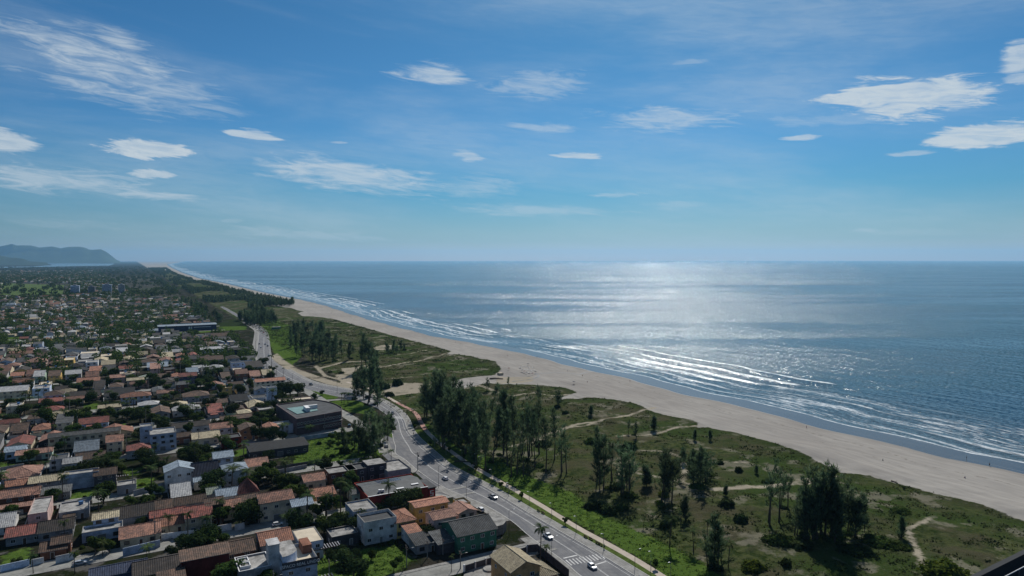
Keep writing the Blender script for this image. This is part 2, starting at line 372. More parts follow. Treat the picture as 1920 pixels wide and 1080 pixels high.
    bs = t.math('MULTIPLY', bh, t.math('SUBTRACT', 1.0, t.math('MULTIPLY', wet, .97)))
    vs = t.math('MULTIPLY', bs, t.math('ADD', t.math('MULTIPLY', t.math('MAXIMUM', vm, t.math('SUBTRACT', 1.0, land)), .85), .15))
    t.put(b.inputs['Normal'], t.bump(vs, .8, .8))
    return m
me = np_mesh('ground', np.stack([X_, Y_, Zg], -1), QU, gmat(), smooth=True)
for n, a in (('shore', np.clip(GT, -200, 500)), ('along', np.clip(GP, -500, 800)), ('veg', a_veg), ('lush', a_lush), ('path', a_path)): add_attr(me, n, a)
tag(link('ground', me), kind='structure')
# ---------------------------------------------------------------- sea
fm = GT[QU].min(1) < -14
Qs = QU[fm]; used = np.unique(Qs); rem = np.full(len(X_), -1); rem[used] = np.arange(len(used))
SEA_K = 3.1; SEA_X = .44; SEA_Y = .80
def seamat():
    m, t, b = new_mat('sea_water')
    pos = t.node('ShaderNodeNewGeometry').outputs['Position']
    tt = t.attr('shore').outputs['Fac']; ss = t.attr('run').outputs['Fac']
    off = t.math('MULTIPLY', tt, -1.0)
    cb = t.node('ShaderNodeCombineXYZ'); t.put(cb.inputs[0], ss); t.put(cb.inputs[1], off); sv = cb.outputs[0]
    o = t.attr('warped').outputs['Fac']
    cb2 = t.node('ShaderNodeCombineXYZ'); t.put(cb2.inputs[0], ss); t.put(cb2.inputs[1], o); sw = cb2.outputs[0]
    lace = t.noise(t.mapping(sw, (.12, .42, 1)), 1.0, 6, .70, .5)
    streak = t.noise(t.mapping(sw, (.011, .085, 1)), 1.0, 5, .60, .2)
    env = t.math('MULTIPLY', t.maprange(off, 20, 30), t.maprange(off, 128, 80))
    foam = t.math('MULTIPLY', env, t.maprange(t.math('ADD', t.math('MULTIPLY', streak, .55), t.math('MULTIPLY', lace, .45)), .50, .62))
    gate = t.attr('gate').outputs['Fac']
    for (d, wd, th, st) in ((24, 1.1, .25, 1.0), (33, 1.1, .40, .8), (47, 1.6, .44, .9), (66, 2.0, .44, 1.0), (84, 2.6, .46, 1.0), (108, 2.2, .50, 1.0), (136, 1.6, .54, .9)):
        src = off if d < 26 else o
        dd = t.math('ABSOLUTE', t.math('SUBTRACT', src, float(d)))
        l = t.math('MULTIPLY', t.maprange(dd, wd * 1.9, wd * .4), t.maprange(gate, th - .06, th))
        l = t.math('MULTIPLY', l, t.maprange(lace, .38, .54, .35, 1.0)); l = t.math('MULTIPLY', l, st)
        foam = t.math('MAXIMUM', foam, l)
    foam = t.math('MULTIPLY', foam, t.maprange(t.noise(pos, .9, 3, .7), .3, .6, .55, 1.0))
    shal = t.maprange(off, 15, 170)
    big = t.noise(t.mapping(pos, (.0006, .0022, 1)), 1.0, 3, .5)
    deep = t.mix(t.maprange(big, .35, .65), (0.000, 0.040, 0.066), (0.000, 0.026, 0.062))
    water = t.mix(shal, (0.040, 0.058, 0.062), deep)
    col = t.mix(foam, water, (0.72, 0.74, 0.74))
    t.put(b.inputs['Base Color'], col); b.inputs['IOR'].default_value = 1.333; b.inputs["Specular IOR Level"].default_value = .30
    patch = t.noise(t.mapping(pos, (.0011, .0058, 1), loc=(2, 1, 0)), 1.0, 5, .58, .4)
    rough = t.maprange(patch, .36, .64, .10, .15); rough = t.math('ADD', rough, t.math('MULTIPLY', foam, .35))
    near = t.maprange(off, 25, 140); rough = t.math('MULTIPLY', rough, t.math('ADD', .55, t.math('MULTIPLY', near, .45)))
    t.put(b.inputs['Roughness'], rough); b.inputs['Specular Tint'].default_value = (.74, .95, 1, 1)
    swl = t.noise(t.mapping(sw, (.010, .060, 1)), 1.0, 3, .55)
    bn = t.bump(t.math('MULTIPLY', swl, t.math('ADD', 1.0, t.math('MULTIPLY', near, 3.0))), .8, 1.0)
    def slopes(sc, det):
        n_ = t.node('ShaderNodeTexNoise'); t.put(n_.inputs['Vector'], t.mapping(pos, (sc, sc * 1.6, 1), (0, 0, R(8)))); n_.inputs['Scale'].default_value = 1; n_.inputs['Detail'].default_value = det; n_.inputs['Roughness'].default_value = .6
        return t.vmath('SUBTRACT', n_.outputs['Color'], (.5, .5, .5))
    sl = t.vmath('ADD', slopes(2.4, 2), slopes(.35, 3))
    kk = t.math('MULTIPLY', t.maprange(patch, .42, .58, .58, 1.2), t.math('ADD', .35, t.math('MULTIPLY', near, .65)))
    kk = t.math('MULTIPLY', kk, SEA_K)
    sc_ = t.node('ShaderNodeVectorMath', operation='SCALE'); t.put(sc_.inputs[0], sl); t.put(sc_.inputs[3], kk)
    fl = t.vmath('MULTIPLY', sc_.outputs[0], (SEA_X, SEA_Y, 0))
    t.put(b.inputs['Normal'], t.vmath('NORMALIZE', t.vmath('ADD', bn, fl)))
    return m
OFF = -GT[used]; SQ = GQ[used]
OW = OFF + (vnoise(SQ * .007, OFF * .004, 11) - .5) * 26 + (vnoise(SQ * .030, OFF * .012, 12) - .5) * 6
GATE = vnoise(SQ * .0065, OFF * .012, 13) * .65 + vnoise(SQ * .021, OFF * .03, 14) * .35
ZS = np.full(len(used), SEA)
for d_, th_, a_ in ((47, .42, .35), (66, .42, .6), (84, .44, .8), (108, .48, .9), (136, .52, .7)):
    e_ = OW - d_; ZS += a_ * np.where(e_ > 0, np.exp(-(e_ / 6.0) ** 2), np.exp(-(e_ / 2.2) ** 2)) * sstep(th_ - .06, th_ + .06, GATE) * sstep(2600, 1800, Y_[used])
me = np_mesh('sea', np.stack([X_[used], Y_[used], ZS], -1), rem[Qs], seamat(), smooth=True)
add_attr(me, 'shore', GT[used]); add_attr(me, 'run', GQ[used]); add_attr(me, 'warped', OW); add_attr(me, 'gate', GATE)
tag(link('sea', me), kind='structure')
# lagoon and river beyond the town
mriver, t, b = new_mat('river_water'); b.inputs['Base Color'].default_value = (0.06, 0.09, 0.11, 1); b.inputs['Roughness'].default_value = .22; b.inputs["Specular IOR Level"].default_value = .30
t.put(b.inputs['Normal'], t.bump(t.noise(t.node('ShaderNodeNewGeometry').outputs['Position'], .05, 3), .2, 1))
RIV = [(-260,500.5),(-60,500.3),(0,499.8),(58,499.2),(98,496.5),(94,494.5),(55,493.6),(-40,493.6),(-40,492.6),(60,492.2),(100,492.5),(215,494.0),(205,497.6),(150,498.4),(105,499.4),(0,501.6),(-260,502)]
MB().prism(pxpoly(RIV), 0.05, 0.9).build('river', mriver)
tag(bpy.data.objects['river'], kind='structure')
# mountains
mmt = plain('forest_slopes', (0.030, 0.045, 0.022), .3, .0006, .95, .05)
def ridge(name, prof, d, thick, seed):
    xs = np.linspace(prof[0][0], prof[-1][0], 260); hh = np.interp(xs, [a for a, b in prof], [H + (HOR - b) * d / F for a, b in prof])
    hh = np.maximum(hh, 0); rows = 27; V = []
    for j in range(rows):
        s = j / (rows - 1); prof_s = (1 - abs(2 * s - 1)) ** 1.1
        yy = d - thick * .5 + thick * s
        xx = (xs - 960) / F * yy
        nz = vnoise(xx / 900, np.full_like(xx, yy / 900), seed) * .30 + vnoise(xx / 300, np.full_like(xx, yy / 300), seed + 3) * .14
        z = hh * prof_s * (1 - nz * .9) if 0 < j < rows - 1 else np.full_like(hh, -5.)
        z = z * (yy / d)
        if j == rows // 2: z = hh * (yy / d)
        V.append(np.stack([xx, np.full_like(xx, yy), z], -1))
    V = np.array(V); n = V.shape[1]; ii = np.arange(rows * n).reshape(rows, n)
    Q = np.stack([ii[:-1, :-1], ii[:-1, 1:], ii[1:, 1:], ii[1:, :-1]], -1).reshape(-1, 4)
    tag(link(name, np_mesh(name, V.reshape(-1, 3), Q, mmt, smooth=True)), kind='structure')
ridge('mountain_range', [(-700,480),(-520,462),(-380,452),(-240,458),(-120,450),(-60,460),(0,461.5),(14,459),(25,456.5),(32,459.5),(60,459.6),(75,463.5),(100,461.5),(115,465),(128,462.5),(150,462),(160,463.5),(170,468),(190,466.8),(200,471.5),(210,479),(218,486),(226,489.6)], 21000, 2600, 5)
ridge('headland', [(-600,470),(-400,462),(-200,470),(-60,474),(0,478),(15,481.5),(30,483),(45,484.5),(56,489),(90,492)], 13500, 1400, 9)
# low wooded spit on the far shore
# ---------------------------------------------------------------- materials of the town
def tile(name, c1, c2, dirt=(0.03, 0.028, 0.024)):
    """clay roof tiles: ribs running down the slope, patchy weathering; slope direction from the face normal"""
    m, t, b = new_mat(name); tc = t.node('ShaderNodeTexCoord').outputs['Object']; rnd = t.node('ShaderNodeObjectInfo').outputs['Random']
    sh = t.node('ShaderNodeCombineXYZ'); t.put(sh.inputs[0], t.math('MULTIPLY', rnd, 91.0)); v = t.vmath('ADD', tc, sh.outputs[0])
    n1 = t.noise(v, .35, 4, .65); n2 = t.noise(v, 2.3, 3, .7); n3 = t.noise(v, 5.5, 2, .7)
    c = t.mix(t.maprange(n1, .40, .60), c1, c2); n4 = t.noise(v, .9, 4, .7); c = t.mix(t.math('MULTIPLY', t.maprange(n4, .50, .60), .6), c, tuple(x * .45 for x in c2))
    c = t.mix(t.math('MULTIPLY', t.maprange(n2, .46, .64), .7), c, dirt)
    c = t.mix(t.math('MULTIPLY', t.maprange(n3, .55, .72), .4), c, tuple(min(1, x * 1.9) for x in c2))
    nrm = t.node('ShaderNodeSeparateXYZ'); t.put(nrm.inputs[0], t.node('ShaderNodeTexCoord').outputs['Normal'])
    ax = t.math('GREATER_THAN', t.math('ABSOLUTE', nrm.outputs[0]), t.math('ABSOLUTE', nrm.outputs[1]))
    sx = t.node('ShaderNodeSeparateXYZ'); t.put(sx.inputs[0], tc)
    run = t.math('ADD', t.math('MULTIPLY', sx.outputs[1], ax), t.math('MULTIPLY', sx.outputs[0], t.math('SUBTRACT', 1.0, ax)))
    rib = t.math('SINE', t.math('MULTIPLY', run, 2 * pi / 0.62))
    hs = t.node('ShaderNodeHueSaturation'); t.put(hs.inputs['Color'], c)
    t.put(hs.inputs['Value'], t.math('MULTIPLY', t.maprange(rnd, 0, 1, .55, 1.3, smooth=False), t.maprange(rib, -1, 1, .86, 1.07, smooth=False)))
    t.put(b.inputs['Base Color'], hs.outputs[0]); t.put(b.inputs['Normal'], t.bump(rib, .5, .08)); b.inputs['Roughness'].default_value = .9
    return m
RM = {'T': tile('terracotta_tiles', (.33, .165, .115), (.19, .105, .08)), 'O': tile('orange_tiles', (.41, .19, .12), (.28, .135, .095)), 'R': tile('red_tiles', (.27, .085, .065), (.16, .06, .05)),
      'B': tile('old_brown_tiles', (.14, .085, .06), (.075, .052, .04)), 'D': tile('blackened_tiles', (.055, .045, .040), (.028, .025, .024)), 'P': tile('faded_pink_tiles', (.34, .19, .14), (.24, .13, .10)),
      'C': tile('cream_tiles', (.42, .36, .24), (.32, .27, .18), (.14, .12, .09)), 'S': tile('pale_blue_metal_sheet', (.26, .32, .38), (.20, .25, .30), (.12, .14, .16)), 'G': tile('grey_fibre_cement_sheet', (.105, .11, .112), (.065, .07, .074), (.03, .03, .03)),
      'W': tile('white_sheet', (.50, .50, .49), (.38, .385, .39), (.2, .2, .2)), 'K': tile('charcoal_sheet', (.035, .038, .042), (.02, .022, .026), (.012, .012, .012)), 'N': tile('navy_slate', (.045, .06, .10), (.03, .04, .07), (.02, .02, .03)),
      'Y': tile('pale_green_sheet', (.34, .38, .31), (.26, .30, .25), (.12, .13, .1))}
RN = {'T': 'terracotta', 'O': 'orange', 'R': 'red', 'B': 'brown', 'D': 'blackened', 'P': 'faded pink', 'C': 'cream', 'S': 'pale blue', 'G': 'grey', 'W': 'white', 'K': 'charcoal', 'N': 'navy', 'Y': 'pale green'}
def wall(name, c): return plain('wall_' + name, c, .38, .32, .9, .1, rnd=.25)
WMAT = {'w': wall('white', (.50, .50, .50)), 'c': wall('cream', (.48, .42, .31)), 'b': wall('pale_blue', (.36, .42, .52)), 'g': wall('grey', (.24, .24, .25)), 'y': wall('yellow', (.52, .36, .13)),
        'o': wall('ochre', (.40, .22, .10)), 'r': wall('red', (.20, .028, .022)), 'p': wall('pink', (.42, .30, .27)), 'n': wall('green', (.05, .16, .11)), 'e': wall('mint', (.30, .40, .34)), 'd': wall('dark', (.055, .055, .065)),
        'k': wall('brick', (.16, .075, .05)), 'v': wall('navy', (.05, .06, .11)), 'm': wall('maroon', (.075, .02, .02))}
WN = {'w': 'white', 'c': 'cream', 'b': 'pale blue', 'g': 'grey', 'y': 'yellow', 'o': 'ochre', 'r': 'red', 'p': 'pink', 'n': 'green', 'e': 'mint', 'd': 'dark', 'k': 'brick', 'v': 'navy', 'm': 'maroon'}
concrete = plain('weathered_concrete', (.20, .195, .185), .3, .3, .9, .1); whitep = plain('white_paint', (.62, .62, .62), .1, .5, .6, .3)
m_glass, _t, _b = new_mat('window_glass'); _b.inputs['Base Color'].default_value = (.02, .025, .03, 1); _b.inputs['Roughness'].default_value = .12; _b.inputs['Specular IOR Level'].default_value = .5
m_wood = plain('dark_wood', (.07, .04, .025), .3, 1.5); m_metal = plain('grey_metal', (.16, .165, .17), .15, 2, .5, .5, .3); m_black = plain('black_rubber', (.015, .015, .016), .2, 2, .8, .2)
m_tank = plain('blue_tank', (.05, .14, .30), .1, 1, .5, .4); m_slab = plain('roof_slab', (.24, .235, .225), .5, .35, .9, .1); m_slabd = plain('dark_roof_slab', (.055, .058, .062), .35, .3, .85, .15)
m_slabc = plain('cream_roof_slab', (.46, .40, .31), .14, .3, .9, .1); m_solar, t, b = new_mat('solar_cells')
_br = t.node('ShaderNodeTexBrick'); t.put(_br.inputs['Vector'], t.node('ShaderNodeTexCoord').outputs['Object']); _br.offset = 0; _br.inputs['Scale'].default_value = 1; _br.inputs['Brick Width'].default_value = 1.0; _br.inputs['Row Height'].default_value = 1.7; _br.inputs['Mortar Size'].default_value = .05
_br.inputs['Color1'].default_value = (.012, .018, .045, 1); _br.inputs['Color2'].default_value = (.016, .022, .05, 1); _br.inputs['Mortar'].default_value = (.35, .37, .4, 1); t.put(b.inputs['Base Color'], _br.outputs[0]); b.inputs['Roughness'].default_value = .25; b.inputs['Specular IOR Level'].default_value = .5
# shared window and door meshes (front faces local -y)
def win_mesh(w, h, dark=False):
    mb = MB(); f = .07
    mb.box(-w/2, w/2, -.05, 0, 0, h, 1); fr = 0
    mb.box(-w/2 - f, w/2 + f, -.09, -.0, h, h + f, fr); mb.box(-w/2 - f, w/2 + f, -.12, -.0, -f, 0, fr)
    mb.box(-w/2 - f, -w/2, -.09, 0, 0, h, fr); mb.box(w/2, w/2 + f, -.09, 0, 0, h, fr); mb.box(-.03, .03, -.08, -.05, 0, h, fr)
    return mb.mesh('window', [m_wood if dark else whitep, m_glass])
WIN = [win_mesh(1.3, 1.1), win_mesh(1.6, 1.2, True), win_mesh(.9, .9)]
def door_mesh(mt, w=1.0, h=2.1):
    mb = MB(); mb.box(-w/2, w/2, -.06, 0, 0, h, 0); mb.box(-w/2 - .08, -w/2, -.1, 0, 0, h + .08, 1); mb.box(w/2, w/2 + .08, -.1, 0, 0, h + .08, 1); mb.box(-w/2, w/2, -.1, 0, h, h + .08, 1)
    return mb.mesh('door', [mt, whitep])
DOOR = [door_mesh(m_wood), door_mesh(m_metal), door_mesh(m_metal, 2.6, 2.2)]
def roof_mb(w, d, h, kind, rise, ov=.5, th=.16):
    """closed tiled roof; returns (mb, gable wall height function)"""
    mb = MB(); x0, x1, y0, y1 = -w/2 - ov, w/2 + ov, -d/2 - ov, d/2 + ov
    if kind == 'gx':  # ridge along x
        s = rise / (d / 2); zl = h - s * ov; zr = h + rise
        top = [(x0, y0, zl), (x1, y0, zl), (x1, 0, zr), (x0, 0, zr), (x1, y1, zl), (x0, y1, zl)]; faces = [(0, 1, 2, 3), (3, 2, 4, 5)]
        rim = [0, 1, 2, 4, 5, 3]
    elif kind == 'gy':
        s = rise / (w / 2); zl = h - s * ov; zr = h + rise
        top = [(x0, y0, zl), (0, y0, zr), (x1, y0, zl), (x1, y1, zl), (0, y1, zr), (x0, y1, zl)]; faces = [(0, 1, 4, 5), (1, 2, 3, 4)]
        rim = [0, 1, 2, 3, 4, 5]
    elif kind == 'sh':
        s = rise / d; top = [(x0, y0, h - s * ov), (x1, y0, h - s * ov), (x1, y1, h + rise + s * ov), (x0, y1, h + rise + s * ov)]; faces = [(0, 1, 2, 3)]; rim = [0, 1, 2, 3]
    elif kind == 'sr':  # slopes down to +x
        s = rise / w; top = [(x0, y0, h + rise + s * ov), (x1, y0, h - s * ov), (x1, y1, h - s * ov), (x0, y1, h + rise + s * ov)]; faces = [(0, 1, 2, 3)]; rim = [0, 1, 2, 3]
    else:             # hip / pyramid
        k = min(w, d) / 2 + ov; s = rise / k; a = max(0, (x1 - x0) / 2 - k); c = max(0, (y1 - y0) / 2 - k); z = h - .1; zr = h + rise
        if kind == 'py': a = c = 0
        if a < .05 and c < .05:
            top = [(x0, y0, z), (x1, y0, z), (x1, y1, z), (x0, y1, z), (0, 0, zr)]; faces = [(0, 1, 4), (1, 2, 4), (2, 3, 4), (3, 0, 4)]
        else:
            top = [(x0, y0, z), (x1, y0, z), (x1, y1, z), (x0, y1, z), (-a, -c, zr), (a, c, zr)]
            faces = [(0, 1, 5, 4), (1, 2, 5), (2, 3, 4, 5), (3, 0, 4)] if a >= c else [(0, 1, 4), (1, 2, 5, 4), (2, 3, 5), (3, 0, 4, 5)]
        rim = [0, 1, 2, 3]
    n = len(top); mb.v = [tuple(p) for p in top] + [(p[0], p[1], p[2] - th) for p in top]
    mb.f = [tuple(f) for f in faces] + [tuple(i + n for i in reversed(f)) for f in faces]; mb.m = [0] * len(mb.f)
    for i in range(len(rim)):
        a, b_ = rim[i], rim[(i + 1) % len(rim)]; mb.f.append((a, a + n, b_ + n, b_)); mb.m.append(1)
    # ridge capping
    if kind == 'gx': mb.tube([(x0, 0, zr + .02), (x1, 0, zr + .02)], .13, 6, 0)
    if kind == 'gy': mb.tube([(0, y0, zr + .02), (0, y1, zr + .02)], .13, 6, 0)
    if kind in ('hip', 'py'):
        apx = [top[4], top[-1]] if n == 6 else [top[4], top[4]]
        if n == 6: mb.tube([apx[0], apx[1]], .13, 5, 0)
        for i, q in enumerate([0, 3] + [1, 2]): mb.tube([top[q], apx[0] if (i < 2 or kind == 'py') else apx[1]] if (n == 5 or (top[5][0] > .05)) else [top[q], apx[0] if q in (0, 1) else apx[1]], .11, 5, 0)
    return mb
ORD = 'first second third fourth fifth sixth seventh eighth ninth tenth eleventh twelfth thirteenth fourteenth fifteenth sixteenth seventeenth eighteenth nineteenth twentieth'.split()
TENS = {2: 'twenty', 3: 'thirty', 4: 'forty', 5: 'fifty', 6: 'sixty', 7: 'seventy', 8: 'eighty', 9: 'ninety'}
def ordinal(n):
    if n <= 20: return ORD[n - 1]
    return (TENS[n // 10][:-1] + 'ieth') if n % 10 == 0 else TENS[n // 10] + '-' + ORD[n % 10 - 1]
HOUSES = []   # (root, p, q, description)
FOOT = []     # footprints (p0, p1, q0, q1)
def house(cx, cy, w, d, h, roof='gx', rc='T', wc='c', rise=None, desc=None, name='house', win=True, parapet=.5, z0=0.0, rot=0, slab=None, ov=.5, tank=False, detail=True, side=True, cat='house', rim=None):
    """cx, cy: centre of the footprint in the world; h: eaves height"""
    root = empty(name, (cx, cy, z0), A0 + rot)
    P, Q = PQ(cx, cy); FOOT.append((P - w/2 - 1, P + w/2 + 1, Q - d/2 - 1, Q + d/2 + 1))
    wm = WMAT[wc]; w2, d2 = w/2, d/2
    if rise is None: rise = {'gx': d * .17, 'gy': w * .17, 'hip': min(w, d) * .19, 'py': min(w, d) * .3, 'sh': d * .16, 'sr': w * .14}.get(roof, 0)
    mb = MB()
    if roof == 'flat':
        t_ = .18; pz = h + parapet
        mb.box(-w2, w2, -d2, -d2 + t_, -.3, pz, 0); mb.box(-w2, w2, d2 - t_, d2, -.3, pz, 0)
        mb.box(-w2, -w2 + t_, -d2 + t_, d2 - t_, -.3, pz, 0); mb.box(w2 - t_, w2, -d2 + t_, d2 - t_, -.3, pz, 0)
        mb.build('wall', wm, root)
        r = MB(); r.box(-w2 + t_ + .003, w2 - t_ - .003, -d2 + t_ + .003, d2 - t_ - .003, h - .2, h, 0)
        r.build('roof', slab or {'K': m_slabd, 'G': m_slab, 'W': m_slab, 'C': m_slabc}.get(rc, m_slab), root)
        if detail and parapet > .1:
            r = MB(); o = .04
            for (a0, a1, b0, b1) in ((-w2-o, w2+o, -d2-o, -d2+t_+o), (-w2-o, w2+o, d2-t_-o, d2+o), (-w2-o, -w2+t_+o, -d2+t_+o, d2-t_-o), (w2-t_-o, w2+o, -d2+t_+o, d2-t_-o)): r.box(a0, a1, b0, b1, pz + .002, pz + .07, 0)
            r.build('parapet_cap', rim or concrete, root)
    else:
        e = .14
        mb.box(-w2, w2, -d2, d2, -.3, h - e, 0, bottom=False)
        if roof == 'gx':
            for x in (-w2, w2): mb.quad([(x, -d2, h - e), (x, d2, h - e), (x, 0, h + rise - e)])
        elif roof == 'gy':
            for y in (-d2, d2): mb.quad([(-w2, y, h - e), (w2, y, h - e), (0, y, h + rise - e)])
        elif roof == 'sh':
            for x in (-w2, w2): mb.quad([(x, -d2, h - e), (x, d2, h - e), (x, d2, h + rise - e)])
            mb.quad([(-w2, d2, h - e), (w2, d2, h - e), (w2, d2, h + rise - e), (-w2, d2, h + rise - e)])
        elif roof == 'sr':
            for y in (-d2, d2): mb.quad([(-w2, y, h - e), (w2, y, h - e), (-w2, y, h + rise - e)])
            mb.quad([(-w2, -d2, h - e), (-w2, d2, h - e), (-w2, d2, h + rise - e), (-w2, -d2, h + rise - e)])
        mb.build('wall', wm, root)
        roof_mb(w, d, h, roof, rise, ov).build('roof', [RM[rc], rim or (whitep if wc in 'wbc' and random.random() < .35 else concrete)], root)
    if win:
        st = max(1, int(round((h - .2) / 3.0))); sh_ = (h - .1) / st; wi = random.choice((0, 0, 1))
        for s in range(st):
            n = max(1, int(w / 3.6)); zz = s * sh_ + 1.0
            for i in range(n):
                x = -w2 + (i + .5) * w / n + random.uniform(-.3, .3)
                if s == 0 and i == n // 2: link('door', DOOR[random.choice((0, 1, 2)) if w > 8 else 0], root, (x, -d2 - .004, 0)); continue
                link('window', WIN[wi], root, (x, -d2 - .004, zz))
            if side:
                n = max(1, int(d / 5))
                for i in range(n):
                    o = link('window', WIN[2], root, (-w2 - .004, -d2 + (i + .5) * d / n, zz + .1), -pi/2)
                    o = link('window', WIN[2], root, (w2 + .004, -d2 + (i + .5) * d / n, zz + .1), pi/2)
    if tank and roof == 'flat':
        MB().tube([(w2 * .4, d2 * .3, h), (w2 * .4, d2 * .3, h + 1.3)], [.75, .85], 12).build('water_tank', m_tank, root)
    HOUSES.append([root, P, Q, desc, RN.get(rc, ''), WN.get(wc, ''), roof, cat, h])
    return root
def from_px(xl, yl, xr, d, h):
    """front eaves edge seen from (xl,yl) to x = xr at height h -> centre and width on the town's grid"""
    X0, Y0 = W(xl, yl, h); u = (xr - 960) / F * (Y0 * cp + (H - h) * sp) / Y0  # depth along the optical axis
    u = (xr - 960) / F
    # solve screen x for the far end
    w = (u * Y0 - X0) / (E1[0] - u * E1[1])
    w *= 1.0
    cx = X0 + E1[0] * w / 2 + E2[0] * d / 2; cy = Y0 + E1[1] * w / 2 + E2[1] * d / 2
    return cx, cy, w
